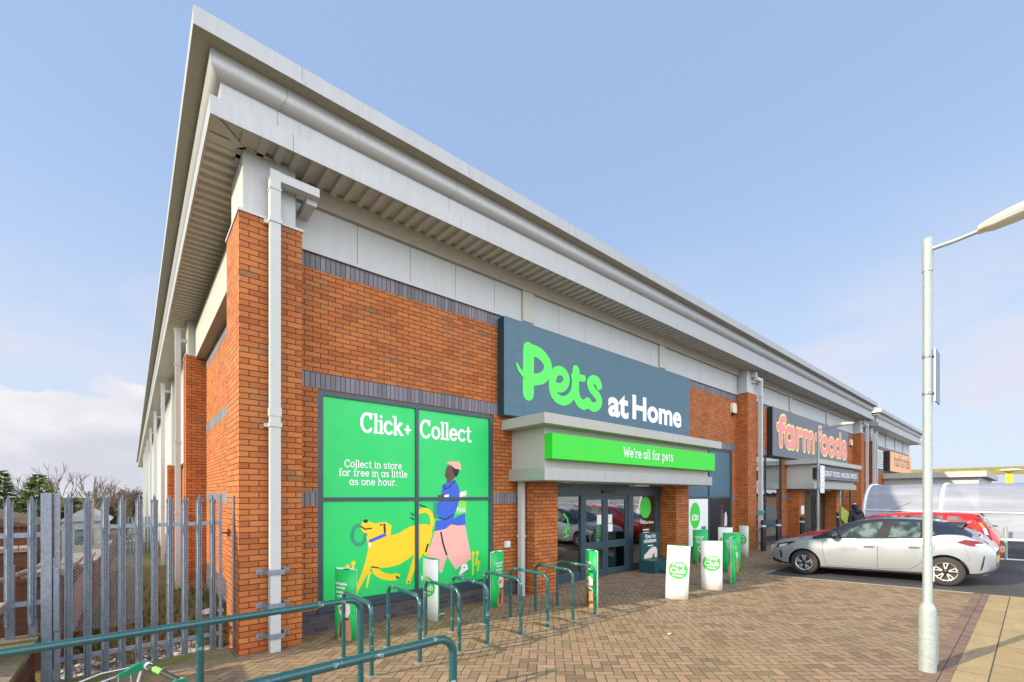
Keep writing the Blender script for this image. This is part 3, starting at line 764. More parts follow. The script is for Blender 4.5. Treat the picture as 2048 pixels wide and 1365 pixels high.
# ------------------------------------------------------------------ shop signs on the wall
s = thing('shop_sign', 'large dark blue sign with light green script and white lettering above the canopy', 'sign', (8.17,.188,3.647))
m = MB(); m.box(4.536, 11.80, .188, .398, 3.647, 5.60); m.build('sign_box', 'sign_blue', s, bevel=.012)
m = MB(); m.box(4.5325, 4.5355, .195, .398, 3.66, 5.59); m.build('side_panel', 'sign_edge', s)
LOGO = {
 'stem':[(5.19,5.07),(5.18,4.62),(5.18,4.16)],
 'bowl':[(5.19,5.06),(5.4,5.07),(5.57,5.02),(5.70,4.92),(5.75,4.8),(5.70,4.65),(5.55,4.53),(5.34,4.47),(5.19,4.46)],
 'e':[(5.95,4.42),(6.13,4.42),(6.27,4.5),(6.33,4.64),(6.26,4.76),(6.12,4.80),(5.97,4.74),(5.90,4.61),(5.87,4.42),(5.92,4.26),(6.05,4.17),(6.25,4.15),(6.42,4.23),(6.54,4.36),(6.6,4.54),(6.64,4.90)],
 'tt':[(6.64,4.90),(6.62,4.54),(6.66,4.31),(6.76,4.19),(6.92,4.15),(7.05,4.23)],
 'bar':[(6.55,4.74),(6.90,4.76)],
 's':[(7.46,4.68),(7.40,4.77),(7.26,4.79),(7.14,4.72),(7.14,4.62),(7.26,4.51),(7.41,4.42),(7.47,4.30),(7.38,4.18),(7.21,4.14),(7.05,4.22)]}
def smooth_path(p, n=4):
    out = []
    for i in range(len(p)-1):
        p0, p1, p2, p3 = p[max(i-1,0)], p[i], p[i+1], p[min(i+2,len(p)-1)]
        for k in range(n):
            t = k/n; out.append(tuple(.5*((2*p1[q])+(-p0[q]+p2[q])*t+(2*p0[q]-5*p1[q]+4*p2[q]-p3[q])*t*t+(-p0[q]+3*p1[q]-3*p2[q]+p3[q])*t**3) for q in (0,1)))
    return out+[p[-1]]
m = MB(); lay = [.0]; f = YT(.187)
for k, v in LOGO.items(): ribbon(m, v if k in ('stem','bar') else smooth_path(v), {'stem':.30,'bowl':.24,'e':.205,'tt':.235,'bar':.16,'s':.22}[k], f, lay)
lay[0] += .0002; m.add([f(x, z, lay[0]) for x, z in ((4.83,4.73),(4.88,4.72),(4.96,4.62),(5.1,4.55),(5.14,4.42),(5.0,4.48),(4.9,4.57),(4.84,4.66))], [tuple(range(8))])
m.build('script_lettering', 'logo_green', s)
m = MB(); flat_text(m, 'at', lambda x, z: f(8.24+x, 4.305+z, .002), .84, .60, .035); flat_text(m, 'Home', lambda x, z: f(10.06+x, 4.355+z, .002), 2.46, .64, .035)
m.build('lettering', 'letter_white', s)

s = thing('shop_sign', 'slate grey sign with pink and cream bubble lettering', 'sign', (23.73,.184,3.65))
m = MB(); m.box(18.314, 29.15, .184, .398, 3.65, 5.60); m.build('sign_box', 'sign_grey', s, bevel=.012)
m = MB(); m.box(18.31, 18.3135, .19, .398, 3.66, 5.59); m.build('side_panel', 'sign_black', s)
for nm, mat, w, d in (('letter_outline','ff_yellow',.62,.001), ('lettering','ff_pink',.38,.016)):
    m = MB(); stroke_text(m, 'farmfoods', 18.82, 28.9, 4.18, .70, YT(.183-d), w, False, lay=[0.], track=.02); m.build(nm, mat, s)

# click and collect graphic on the first window
PIC = {
 'dog':[(1.76,1.57),(1.78,1.62),(1.82,1.66),(1.88,1.64),(2.01,1.59),(2.09,1.61),(2.19,1.61),(2.29,1.55),(2.27,1.38),(2.42,1.41),(2.61,1.51),(2.82,1.55),(2.98,1.54),(3.06,1.46),(3.07,1.36),(3.01,1.16),(3.0,1.05),(2.94,0.97),(2.89,1.03),(2.77,0.87),(2.68,0.66),(2.63,0.53),(2.57,0.52),(2.55,0.56),(2.58,0.64),(2.63,0.79),(2.71,1.03),(2.58,0.95),(2.42,0.87),(2.23,0.85),(2.04,0.85),(1.94,0.89),(1.89,0.81),(1.77,0.61),(1.69,0.47),(1.63,0.53),(1.73,0.69),(1.83,0.96),(1.88,1.16),(1.88,1.27),(1.86,1.36),(1.82,1.44),(1.76,1.52)],
 'paw':[(1.92,0.9),(1.98,0.76),(2.1,0.67),(2.26,0.62),(2.4,0.62),(2.45,0.7),(2.37,0.74),(2.26,0.73),(2.13,0.78),(2.04,0.86)],
 'band':[(1.89,1.33),(2.18,1.43),(2.2,1.38),(1.91,1.28)],
 'cap':[(3.35,2.66),(3.43,2.68),(3.51,2.69),(3.63,2.69),(3.68,2.64),(3.69,2.54),(3.55,2.56),(3.48,2.61)],
 'head':[(3.39,2.61),(3.48,2.61),(3.55,2.56),(3.58,2.43),(3.52,2.36),(3.43,2.29),(3.37,2.29),(3.38,2.36),(3.33,2.42),(3.35,2.51)],
 'hair':[(3.5,2.57),(3.65,2.54),(3.63,2.47),(3.59,2.4),(3.53,2.43)],
 'shirt':[(3.28,2.25),(3.43,2.31),(3.55,2.35),(3.62,2.25),(3.66,2.11),(3.65,1.96),(3.59,1.81),(3.51,1.61),(3.25,1.62),(3.17,1.72),(3.17,1.91),(3.25,1.98)],
 'tunic':[(3.15,1.6),(3.51,1.62),(3.78,1.73),(3.79,1.5),(3.63,1.49),(3.47,1.52),(3.34,1.44),(3.12,1.41)],
 'bagw':[(3.62,2.1),(3.81,2.15),(3.81,2.07),(3.64,2.01)], 'bagg':[(3.64,2.01),(3.81,2.07),(3.81,1.71),(3.53,1.71),(3.61,1.88)],
 'bagt':[(3.1,1.93),(3.17,1.94),(3.17,1.66),(3.09,1.63)], 'hand':[(3.19,2.06),(3.33,2.09),(3.34,1.96),(3.17,1.95)], 'book':[(3.32,2.06),(3.42,2.08),(3.41,1.98),(3.33,1.96)],
 'pants':[(3.12,1.41),(2.96,0.96),(2.93,0.78),(3.27,0.64),(3.38,0.94),(3.57,0.67),(3.93,0.84),(3.78,1.5),(3.63,1.49),(3.47,1.52),(3.34,1.44)],
 'shoe':[(3.71,0.74),(3.81,0.77),(3.86,0.63),(3.69,0.53),(3.64,0.56)], 'shoe2':[(2.84,0.65),(2.89,0.61),(2.89,0.54),(2.85,0.58)]}
STR = {'ear':[(2.16,1.57),(2.17,1.44)],'smile':[(1.76,1.56),(1.83,1.51),(1.94,1.52)],'eye':[(2.09,1.57),(2.12,1.57)],'thigh':[(2.98,1.18),(2.94,1.06)],'paw':[(1.94,0.89),(2.06,0.86)],
 'crease':[(3.25,1.38),(3.29,1.19),(3.37,0.96)],'belt':[(3.18,1.66),(3.34,1.61),(3.5,1.69)],'collar':[(3.33,2.25),(3.33,2.17),(3.43,2.21),(3.55,2.33)],
 'wag1':[(2.65,1.75),(2.70,1.71)],'wag2':[(2.64,1.67),(2.70,1.64)],'wag3':[(2.82,1.89),(2.94,1.85)],'sole':[(3.67,0.55),(3.85,0.63)],'crease2':[(3.40,2.42),(3.36,2.40)]}
FL = [[(1.56,.9),(1.59,.76),(1.61,.62)],[(1.64,.96),(1.63,.86)],[(1.9,.76),(1.86,.57)],[(3.97,.92),(3.96,.53)],[(4.07,.92),(4.03,.71)],[(4.1,.72),(4.08,.6)]]
s = thing('window_graphic', 'bright green window graphic with yellow dog and walking figure in blue', 'window graphic', (2.757,.444,.42))
f = YT(.444)
def pic(nm, keys, mat, d):
    m = MB()
    for q, k in enumerate(keys): m.add([f(x, z, d+q*.0002) for x, z in PIC[k]], [tuple(range(len(PIC[k])))])
    return m.build(nm, mat, s)
dogp = pic('dog_print', ('dog','paw'), 'pal_yellow', .0016)
m = MB(); ribbon(m, smooth_path([(3.0,1.42),(3.05,1.5),(3.07,1.6),(3.03,1.73),(2.93,1.79),(2.80,1.77)]), .085, f, [.0020]); m.build('tail_print', 'pal_yellow', s)
m = MB(); ribbon(m, [(1.73+.11*math.cos(a*.4189), 1.42+.155*math.sin(a*.4189)) for a in range(16)], .06, f, [.0010]); m.build('ring_print', 'pal_teal', s)
pic('collar_print', ('band',), 'pal_blue', .0030); pic('bag_print', ('bagt',), 'pal_teal', .0010); pic('bag_print', ('bagw',), 'letter_white', .0022); pic('bag_print', ('bagg',), 'pal_lime', .0020)
pic('trouser_print', ('pants',), 'pal_pink', .0034); pic('shirt_print', ('tunic','shirt'), 'pal_blue', .0040); pic('head_print', ('head','hand'), 'pal_brown', .0046)
pic('hair_print', ('hair',), 'pal_black', .0050); pic('cap_print', ('cap',), 'pal_pink', .0054); pic('book_print', ('book','shoe','shoe2'), 'letter_white', .0050)
m = MB(); lay = [.0056]
for k, v in STR.items(): ribbon(m, v, .034 if k in ('crease','ear','thigh') else .02, f, lay)
m.add([f(1.84+.04*math.cos(a*.628), 1.64+.03*math.sin(a*.628), .0062) for a in range(10)], [tuple(range(10))])
for x, z in ((2.38,.68),(2.41,.66),(2.39,.65),(2.60,.56),(3.76,.69)): m.add([f(x+.018*math.cos(a*.785), z+.014*math.sin(a*.785), .0064) for a in range(8)], [tuple(range(8))])
m.build('line_print', 'pal_black', s)
m = MB(); lay = [.0012]
for v in FL: ribbon(m, v, .035, f, lay)
m.build('stalk_print', 'pal_straw', s)
m = MB()
for x, z in ((1.55,.93),(1.64,.98),(1.9,.79),(3.97,.94),(4.07,.94),(4.1,.75)): m.add([f(x+(.05 if a % 2 else .028)*math.cos(a*.449), z+(.05 if a % 2 else .028)*math.sin(a*.449), .0026) for a in range(14)], [tuple(range(14))])
m.build('flower_print', 'pal_yellow', s)
m = MB(); m.add([f(1.91+.025*math.cos(a*.628), 1.25+.04*math.sin(a*.628), .0036) for a in range(10)], [tuple(range(10))])
stroke_text(m, 'Click+', 1.76, 2.68, 3.09, .195, f, .25, True, .15, lay=[.0010]); stroke_text(m, 'Collect', 2.83, 3.93, 3.09, .195, f, .25, True, .15, lay=[.0010])
stroke_text(m, 'Collect in store', 1.50, 2.48, 2.505, .074, f, .22, True, .13, lay=[.0010]); stroke_text(m, 'for free in as little', 1.41, 2.58, 2.365, .074, f, .22, True, .13, lay=[.0010]); stroke_text(m, 'as one hour.', 1.58, 2.39, 2.225, .074, f, .22, True, .13, lay=[.0010])
stroke_text(m, 'Pets', 3.59, 3.79, 1.75, .05, f, .26, False, lay=[.0030])
m.build('lettering', 'letter_white', s)

# posters on the second window and door glass
def poster(name, x0, x1, z0, z1, y, label, mat):
    p = thing(name, label, 'poster', ((x0+x1)/2, y, z0)); m = MB(); m.box(x0, x1, y-.003, y, z0, z1); m.build('sheet', mat, p); return p
p = poster('window_poster', 12.2, 13.45, .45, 1.95, .442, 'pale poster with green oval reading 20 pounds on the shop window', 'card_white')
f = YT(.4385)
m = MB(); m.add([f(12.60+.33*math.cos(a*.2618), 1.42+.42*math.sin(a*.2618)) for a in range(24)], [tuple(range(24))]); m.build('oval_print', 'club_green', p)
m = MB(); flat_text(m, '£20', lambda x, z: f(12.6+x, 1.36+z, .001), .42, .2, .03); m.build('lettering', 'letter_white', p)
m = MB(); m.box(12.72, 13.0, .434, .438, .75, .95); m.box(13.05, 13.35, .434, .438, .66, .9); m.build('pack_print', 'pal_grey', p)
m = MB(); m.box(13.0, 13.3, .434, .438, .92, 1.06); m.build('pack_print', 'pal_teal', p)
p = poster('window_poster', 13.62, 15.05, .45, 1.95, .442, 'black poster with standing couple and yellow lettering on the shop window', 'pal_black')
m = MB(); m.add([f(x, z) for x, z in ((14.35,.95),(14.6,1.0),(14.62,1.35),(14.55,1.55),(14.50,1.6),(14.42,1.6),(14.40,1.4))], [tuple(range(7))]); m.add([f(14.48+.05*math.cos(a*.785), 1.68+.06*math.sin(a*.785)) for a in range(8)], [tuple(range(8))]); m.build('figure_print', 'pal_brown', p)
m = MB(); m.add([f(x, z, .0006) for x, z in ((14.64,.98),(14.85,1.0),(14.86,1.3),(14.78,1.5),(14.68,1.45))], [tuple(range(5))]); m.build('figure_print', 'pal_grey', p)
m = MB(); flat_text(m, 'WIN!', lambda x, z: f(14.5+x, .68+z), .7, .2, .03); m.build('lettering', 'pal_yellow', p)
m = MB(); m.box(14.42,14.75,.434,.438,.84,.92); m.build('mark_print', 'pal_lime', p)
f = YT(.5435)
p = thing('door_sticker', 'green oval sticker above white lettering on glass beside the doors', 'sticker', (9.98,.54,1.05))
m = MB(); m.add([f(9.98+.27*math.cos(a*.2618), 1.72+.30*math.sin(a*.2618)) for a in range(24)], [tuple(range(24))]); m.build('oval_print', 'club_green', p)
m = MB(); stroke_text(m, 'Pets', 9.72, 10.0, 1.27, .07, f, .26, False); flat_text(m, 'at Home', lambda x, z: f(10.2+x, 1.30+z, .001), .36, .08, .03)
for k in range(3): m.box(9.85, 10.15, .541, .5425, 1.08-k*.08, 1.11-k*.08)
m.build('lettering', 'letter_white', p)
for (x, z, w, h, lab) in ((7.82,1.33,.17,.24,'small white paper notice on the first sliding door leaf'), (8.26,1.35,.17,.22,'white paper notice on the second sliding door leaf'), (8.26,1.13,.19,.2,'pale paper notice under another notice on the sliding door')):
    m = MB(); m.box(x, x+w, .527, .532, z, z+h); tag(m.build('paper_notice', 'card_white'), lab, 'notice')
m = MB()
pts = [(6.10,.40),(6.2,.42),(6.24,.52),(6.30,.40),(6.40,.36),(6.36,.46),(6.30,.56),(6.30,.72),(6.42,.80),(6.40,.86),(6.30,.80),(6.28,.92),(6.26,1.02),(6.20,.97),(6.14,1.02),(6.12,.90),(6.06,.94),(6.02,.90),(6.12,.78),(6.12,.6)]
m.prism([(x, .540, z) for x, z in pts], (0,.004,0)); tag(m.build('cat_sticker', 'orange_print'), 'orange cat sticker on the glass beside the doors', 'sticker')
m = MB(); ribbon(m, smooth_path([(6.62,1.62),(6.74,1.5),(6.76,1.36),(6.68,1.26),(6.72,1.14)]), .05, YT(.5425), [0.]); ribbon(m, [(6.60,1.20),(6.82,1.28)], .03, YT(.5415), [0.]); ribbon(m, [(6.62,1.08),(6.80,1.12)], .03, YT(.5405), [0.]); tag(m.build('lizard_sticker', 'club_green'), 'green lizard sticker on the glass beside the doors', 'sticker')
# small fittings on the wall
for x, z, lab in ((15.17, 4.92, 'cream alarm box on the wall beside the dark blue sign'), (30.6, 4.9, 'cream alarm box on the wall beside the slate grey sign')):
    b = thing('alarm_box', lab, 'alarm box', (x, .4, z)); m = MB(); m.prism([(x-.14,.30,z+.06),(x+.14,.30,z+.06),(x+.17,.30,z+.22),(x+.12,.30,z+.40),(x-.12,.30,z+.40),(x-.17,.30,z+.22)], (0,.099,0)); m.build('cover', 'pale_plastic', b, bevel=.03)
    m = MB(); m.box(x-.08, x+.08, .32, .399, z-.02, z+.058); m.build('lens', 'car_trim', b)
m = MB(); m.box(4.70, 4.83, .34, .399, 1.0, 1.13); m.box(4.72, 4.81, .325, .339, 1.03, 1.1); tag(m.build('outdoor_switch', 'pal_grey', bevel=.008), 'small grey switch box on brick beside the window graphic', 'switch box')

# ------------------------------------------------------------------ cycle stands and guard rails
def arc2(p, q, r, n=6):
    pass
def hoop(ya, yb, h, r=.1, n=6):
    pts = [(0, ya, -.1), (0, ya, h-r)]
    pts += [(0, ya+(r-r*math.cos(a))*(1 if yb > ya else -1), h-r+r*math.sin(a)) for a in seq(0, PI/2, n)[1:]]
    pts += [(0, yb-(r-r*math.sin(PI/2-a) if False else 0)*0, 0)] if False else []
    sg = 1 if yb > ya else -1
    pts += [(0, yb-sg*(r-r*math.sin(a)), h-r+r*math.cos(a)) for a in seq(0, PI/2, n)]
    pts += [(0, yb, -.1)]
    return pts
ORD = ['first', 'second', 'third', 'fourth', 'fifth', 'sixth', 'seventh', 'eighth']
st0 = None
for i, x in enumerate((.955, 1.545, 2.10, 2.545, 3.135, 3.665, 4.225, 4.76)):
    lab = f'green tube cycle stand, {ORD[i]} counting from the brick corner pier' if i < 7 else 'green tube cycle stand, last of the row counting from the corner pier'
    loc = (x, -1.46, G(x, -1.46))
    if st0 is None:
        st0 = thing('cycle_stand', lab, 'cycle stand', loc, 0, 'cycle stands in front of the window')
        m = MB(); m.tube(hoop(-.425, .425, .80, .11), .0245, 12); m.build('hoop', 'rail_green', st0, True)
        for yy in (-.425, .425):
            m = MB(); m.obox((0, yy, .004-.039*yy), (.055,0,0), (0,.055,-.002), (0,0,.004)); m.build('foot_plate', 'concrete', st0, True)
    else: dup(st0, loc, 0, lab)
def rail(name, lab, y, x0, x1, z, r, posts, low):
    t = thing(name, lab, 'guard rail', (x1, y, G(x1, y)), 0, 'guard rails of the trolley bay'); rr = .11
    m = MB(); zz = lambda x: z
    pts = [(x0, y, z), (x1-rr, y, z)]+[(x1-rr+rr*math.sin(a), y, z-rr+rr*math.cos(a)) for a in seq(0, PI/2, 7)[1:]]+[(x1, y, G(x1,y)-.1)]
    m.tube(pts, r, 14); m.build('top_rail', 'rail_green', t)
    for px in posts:
        m = MB(); m.tube([(px, y, G(px,y)-.1), (px, y, z)], r*.92, 12); m.build('post', 'rail_green', t)
    m = MB(); m.tube([(x0, y, low), (x1, y, low)], r*.8, 12); m.build('lower_rail', 'rail_green', t)
    return t
rail('guard_rail', 'dark green guard rail with worn post, the one beside the metal gate', -2.62, -4.6, .54, 1.115, .0275, (-.66, -2.6), .58)
rail('guard_rail', 'dark green guard rail with a single bend, nearer than the trolley handle', -4.1, -4.6, .575, 1.12, .0275, (-.335, -2.6), .52)

# ------------------------------------------------------------------ printed card tubes over bollards
CA, CB, CH = .205, .072, 1.0
def ell(u, z, d=0.):
    a = u/ .155        # angle measured from the middle of the white face
    return ((CA+d)*math.sin(a), -(CB+d)*math.cos(a), z)
def ellg(u, z, d=0.):
    x, y, zz = ell(u, z, d); return (-x, -y, zz)
def strips(pts, step=.02):
    bm = bmesh.new(); vs = [bm.verts.new((x, z, 0)) for x, z in pts]; bm.faces.new(vs)
    xs = [p[0] for p in pts]; x = math.ceil(min(xs)/step)*step
    while x < max(xs):
        bmesh.ops.bisect_plane(bm, geom=bm.verts[:]+bm.edges[:]+bm.faces[:], plane_co=(x,0,0), plane_no=(1,0,0), dist=1e-6); x += step
    bm.verts.index_update(); out = [(v.co.x, v.co.y) for v in bm.verts], [tuple(v.index for v in f.verts) for f in bm.faces]; bm.free(); return out
def bollard_cover():
    t = thing('bollard_cover', 'x', 'bollard cover', (0,0,0))
    for nm, mat, sg in (('white_sheet','card_white',1), ('green_sheet','card_green',-1)):
        m = MB(); n = 22; A0 = PI/2*.93 if sg > 0 else PI/2*1.07
        vs = []
        for z in (0, .35, .7, CH):
            for i in range(n+1):
                a = -A0+2*A0*i/n
                vs.append((sg*CA*math.sin(a), -sg*CB*math.cos(a), z))
        m.add(vs, [(k*(n+1)+i, k*(n+1)+i+1, (k+1)*(n+1)+i+1, (k+1)*(n+1)+i) for k in range(3) for i in range(n)], 0, True)
        o = m.build(nm, mat, t, True); md = o.modifiers.new('card', 'SOLIDIFY'); md.thickness = .006; md.offset = -1
        if sg > 0:
            m = MB(); V, F = strips([(.146*math.cos(a*.2094), .55+.163*math.sin(a*.2094)) for a in range(30)]); m.add([ell(x, z, .002) for x, z in V], F); m.build('club_roundel', 'club_green', o, True)
            m = MB()
            flat_text(m, 'Club', lambda x, z: ell(x, .545+z, .0045), .215, .105, .02)
            stroke_text(m, 'Pets', -.075, .085, .622, .042, lambda x, z, d: ell(x, z, .0045+d), .30, False)
            flat_text(m, 'Prices', lambda x, z: ell(x, .455+z, .0045), .13, .045, .015)
            m.add([ell(.012*math.cos(a*.785), .695+.016*math.sin(a*.785), .0045) for a in range(8)], [tuple(range(8))])
            m.build('lettering', 'letter_white', o, True)
        else:
            m = MB()
            for k, w in enumerate(('Unmissable', 'savings', 'in-store', 'today.')): flat_text(m, w, lambda x, z: ellg(x-.02, .80-k*.06+z, .0045), (.19,.14,.14,.10)[k], .042, .03)
            m.build('lettering', 'letter_white', o, True)
            def blob(pts, mat, nm, d): 
                q = MB(); V, F = strips(pts); q.add([ellg(x, z, d) for x, z in V], F); q.build(nm, mat, o, True)
            blob([(-.06,.0),(.13,.0),(.14,.12),(.12,.28),(.10,.36),(.0,.36),(-.03,.26),(-.07,.12)], 'orange_tan', 'dog_print', .002)
            blob([(.0,.34),(.08,.33),(.12,.40),(.12,.50),(.07,.55),(-.01,.55),(-.05,.48),(-.04,.40)], 'dog_cream', 'dog_print', .003)
            blob([(-.03,.42),(.03,.40),(.04,.46),(.0,.48),(-.04,.47)], 'orange_tan', 'muzzle_print', .004)
            blob([(-.015,.455),(.01,.452),(.01,.475),(-.015,.478)], 'pal_black', 'nose_print', .005)
            blob([(-.01,.385),(.015,.385),(.02,.42),(-.01,.425)], 'pal_pink', 'tongue_print', .005)
            blob([(.0,.30),(.09,.295),(.10,.32),(.0,.325)], 'pal_black', 'collar_print', .004)
            blob([(-.04,.05),(.0,.02),(.03,.2),(.0,.3),(-.03,.22)], 'dog_dark', 'fur_print', .0035)
    m = MB(); m.lathe([(.055,-.05),(.055,.985),(.04,1.0),(0,1.0)], (0,0,0), 16); m.build('bollard_post', 'rail_green', t, True)
    return t
M['orange_tan'] = plain('tan_fur_print', (.42, .22, .10), .6, var=.5, scale=40)
M['dog_cream'] = plain('cream_fur_print', (.70, .62, .54), .6, var=.2, scale=50)
M['dog_dark'] = plain('dark_fur_print', (.10, .06, .04), .6, var=.5, scale=60)
bc = bollard_cover()
COV = [
 (1.28,-.22, 112, 1.02, 0, 'green printed card tube with dog photo, between corner pier and first cycle stand'),
 (2.72,-.12, -85, 1.02, 0, 'white card tube with green roundel standing below the window graphic'),
 (4.09,-.14, -160, 1.02, 0, 'green card tube with dog photo at the brickwork between window graphic and canopy downpipe'),
 (5.20,-1.46, 65, 1.02, 0, 'green card tube with dog photo beside the last cycle stand'),
 (6.74,-2.22, -60, 1.02, 2.5, 'tilted white card tube with green roundel, the one nearest the dog drinking station'),
 (8.03,-2.27, -64, 1.02, 0, 'upright white card tube with green roundel overlapping the dog photo tube'),
 (11.57,-.25, 117, 1.02, 0, 'green card tube with dog photo below the pale 20 pounds poster'),
 (12.98,-.34, -66, 1.02, 0, 'white card tube with green roundel below the black poster'),
 (10.60,-1.56, 113, 1.02, 0, 'green card tube standing directly behind the narrow torn tube'),
 (9.04,-2.26, -162, 1.02, 0, 'narrow white and green card tube seen edge on with torn seam'),
 (14.06,-.45, -118, 1.02, 0, 'narrow white card tube beside the second brick pier'),
]
for i, (x, y, rz, h, tilt, lab) in enumerate(COV):
    loc = (x, y, G(x, y)-.005)
    if i == 0:
        o = bc; o.location = loc; o.rotation_euler = (0,0,math.radians(rz)); o['label'] = lab; o['group'] = 'printed card tubes over bollards'
    else: o = dup(bc, loc, math.radians(rz), lab)
    if tilt: o.rotation_euler = (0, math.radians(tilt), math.radians(rz))
# drinking station
s = thing('drinking_station', 'dark teal card dog drinking station with white dog print beside the doors', 'drinking station', (9.55, -.02, G(9.5,0)))
gx = G(9.5,0)
m = MB(); m.box(9.10, 9.95, .10, .16, gx, gx+1.02); m.build('back_board', 'dark_teal_card', s)
m = MB(); m.box(9.10, 9.95, -.30, .099, gx, gx+.33); m.box(9.30, 10.1, -.50, -.301, gx, gx+.10); m.build('trough', 'dark_teal_card', s)
f = YT(.0985)
m = MB(); stroke_text(m, 'Paws for', 9.28, 9.78, gx+.88, .065, f, .24, True, .13); stroke_text(m, 'refres', 9.22, 9.50, gx+.76, .065, f, .24, True, .13); stroke_text(m, 'hment.', 9.50, 9.82, gx+.76, .065, f, .24, True, .13)
m.box(9.4, 9.65, .096, .098, gx+.66, gx+.685); m.build('lettering', 'letter_white', s)
m = MB(); pts = [(9.22,.34),(9.85,.34),(9.85,.55),(9.78,.62),(9.62,.63),(9.48,.58),(9.36,.50),(9.24,.44)]; m.add([f(x, gx+z) for x, z in pts], [tuple(range(8))]); m.build('dog_print', 'dog_cream', s)
m = MB(); m.add([f(x, gx+z, .001) for x, z in ((9.60,.34),(9.72,.34),(9.72,.48),(9.64,.42))], [(0,1,2,3)]); m.build('shadow_print', 'dog_dark', s)
m = MB(); stroke_text(m, 'Pets', 9.66, 9.9, gx+.18, .075, YT(-.3005), .26, False); m.build('lettering', 'logo_green', s)
m = MB(); flat_text(m, 'at Home', lambda x, z: (9.78+x, -.3012, gx+.13+z), .2, .035, .02); m.build('lettering', 'letter_white', s)

# ------------------------------------------------------------------ lamp columns
def lamp_post(lab, x, y, h, rz):
    g = G(x, y)
    t = thing('lamp_post', lab, 'lamp post', (x, y, g), rz, 'galvanised lamp posts')
    m = MB(); m.lathe([(.072,-.1),(.072,.62),(.066,.66),(.042,.70),(.039,.71),(.0385,h-.62),(.0385,h-.3)], (0,0,0), 24)
    p = m.build('post', 'galv_light', t, True)
    m = MB(); m.lathe([(.044,h-.33),(.044,h+.0),(.038,h+.012),(.0,h+.014)], (0,0,0), 20); m.build('bracket_sleeve', 'galv_light', t, True)
    m = MB(); m.obox((.038,-.058,.32), (.035,.0,0), (.0,.018,0), (0,0,.25)); m.build('access_door', 'galv_light', p, True, bevel=.012)
    m = MB(); m.tube([(0,-.03,h-.105), (0,-.20,h-.095), (0,-.46,h-.06)], .021, 12); m.build('bracket_arm', 'galv_light', t, True)
    # lantern: boat-shaped cover with a flat tray below
    sec = []
    for s in seq(0, 1, 14):
        w = .115*math.sin(PI*min(1, .10+s*.95))**.55*(1 if s < .97 else .6); hh = .115*math.sin(PI*min(1,.12+s*.9))**.6
        sec.append((s, w, hh))
    m = MB(); vs = []; n = 10
    for s, w, hh in sec:
        for k in range(n+1):
            a = PI*k/n; vs.append((w*math.cos(a), -.36-s*.70, h-.075+s*.10+hh*.85*math.sin(a)))
    m.add(vs, [(i*(n+1)+k, i*(n+1)+k+1, (i+1)*(n+1)+k+1, (i+1)*(n+1)+k) for i in range(len(sec)-1) for k in range(n)], 0, True)
    L = m.build('lantern', 'lamp_cream', t, True)
    m = MB(); vs = []
    for s, w, hh in sec:
        for k in range(n+1):
            a = PI+PI*k/n; vs.append((w*.96*math.cos(a), -.36-s*.70, h-.076+s*.10+(.04*math.sin(a))*(1 if .12 < s < .95 else .5)))
    m.add(vs, [(i*(n+1)+k, i*(n+1)+k+1, (i+1)*(n+1)+k+1, (i+1)*(n+1)+k) for i in range(len(sec)-1) for k in range(n)], 0, True)
    m.build('lantern_tray', 'pal_grey', L, True)
    return t
L1 = lamp_post('tall galvanised lamp post close to the buff footway, the larger one', 5.174, -5.874, 4.42, 0)
L2 = dup(L1, (18.0,-1.44,G(18,-1.44)), 0, 'thin far galvanised lamp post in front of the slate grey shop sign')
sg = thing('parking_sign', 'edge-on metal parking sign clamped high on the larger lamp post', 'sign', (5.174,-5.874,3.1))
m = MB(); m.obox((5.31,-5.932,3.28), (.0,.005,0), (.15,.0,0), (0,0,.27)); m.build('plate', 'galv', sg)
m = MB()
for z in (3.08, 3.46): m.lathe([(.041,0),(.044,.004),(.044,.028),(.041,.03)], (5.174,-5.874,z), 20); m.obox((5.20,-5.90,z+.015), (.012,0,0), (0,.027,0), (0,0,.012))
m.build('clamp', 'galv', sg)
m = MB(); m.obox((5.174+.022,-5.874-.0365,1.25), (.022,.012,0), (.001,-.0016,0), (0,0,.075)); tag(m.build('white_sticker', 'card_white'), 'small white sticker low on the larger lamp post', 'sticker')
sg = thing('parking_sign', 'small white parking notice on the thin far lamp post', 'sign', (18.0,-1.51,2.1))
m = MB(); m.box(17.94,18.42,-1.53,-1.515,2.15,3.15); m.build('plate', 'card_white', sg)
m = MB()
for z in (2.3, 2.95): m.lathe([(.041,0),(.044,.03)], (18.0,-1.44,z), 14)
m.build('clamp', 'galv', sg)
m = MB()
for k in range(5): m.box(18.0, 18.36, -1.5325, -1.5305, 2.35+k*.16, 2.39+k*.16)
m.build('small_print', 'pal_grey', sg)

# black bollards along the farther shop front
bk = None
for x, y, lab in ((15.95,-.34,'black bollard touching the second downpipe'), (16.75,-.55,'black bollard in front of the farther shop glass, standing alone'), (19.6,-.45,'black bollard in front of the white notice pier'), (24.9,-.4,'black bollard by the open farther doorway'), (26.9,-.5,'black bollard behind the silver car bonnet')):
    if bk is None:
        bk = thing('bollard', lab, 'bollard', (x, y, G(x,y)), 0, 'black bollards'); m = MB(); m.lathe([(.085,-.05),(.085,1.05),(.075,1.09),(0,1.10)], (0,0,0), 16); m.build('post', 'bollard_black', bk, True)
        m = MB(); m.lathe([(.087,.86),(.087,.92)], (0,0,0), 16); m.build('band', 'pal_grey', bk, True)
    else: dup(bk, (x, y, G(x,y)), 0, lab)
m = MB(); m.box(20.95,21.35,-.013,-.002,1.25,1.62); tag(m.build('wall_notice', 'card_white'), 'white square notice on the farther canopy brick pier', 'notice')
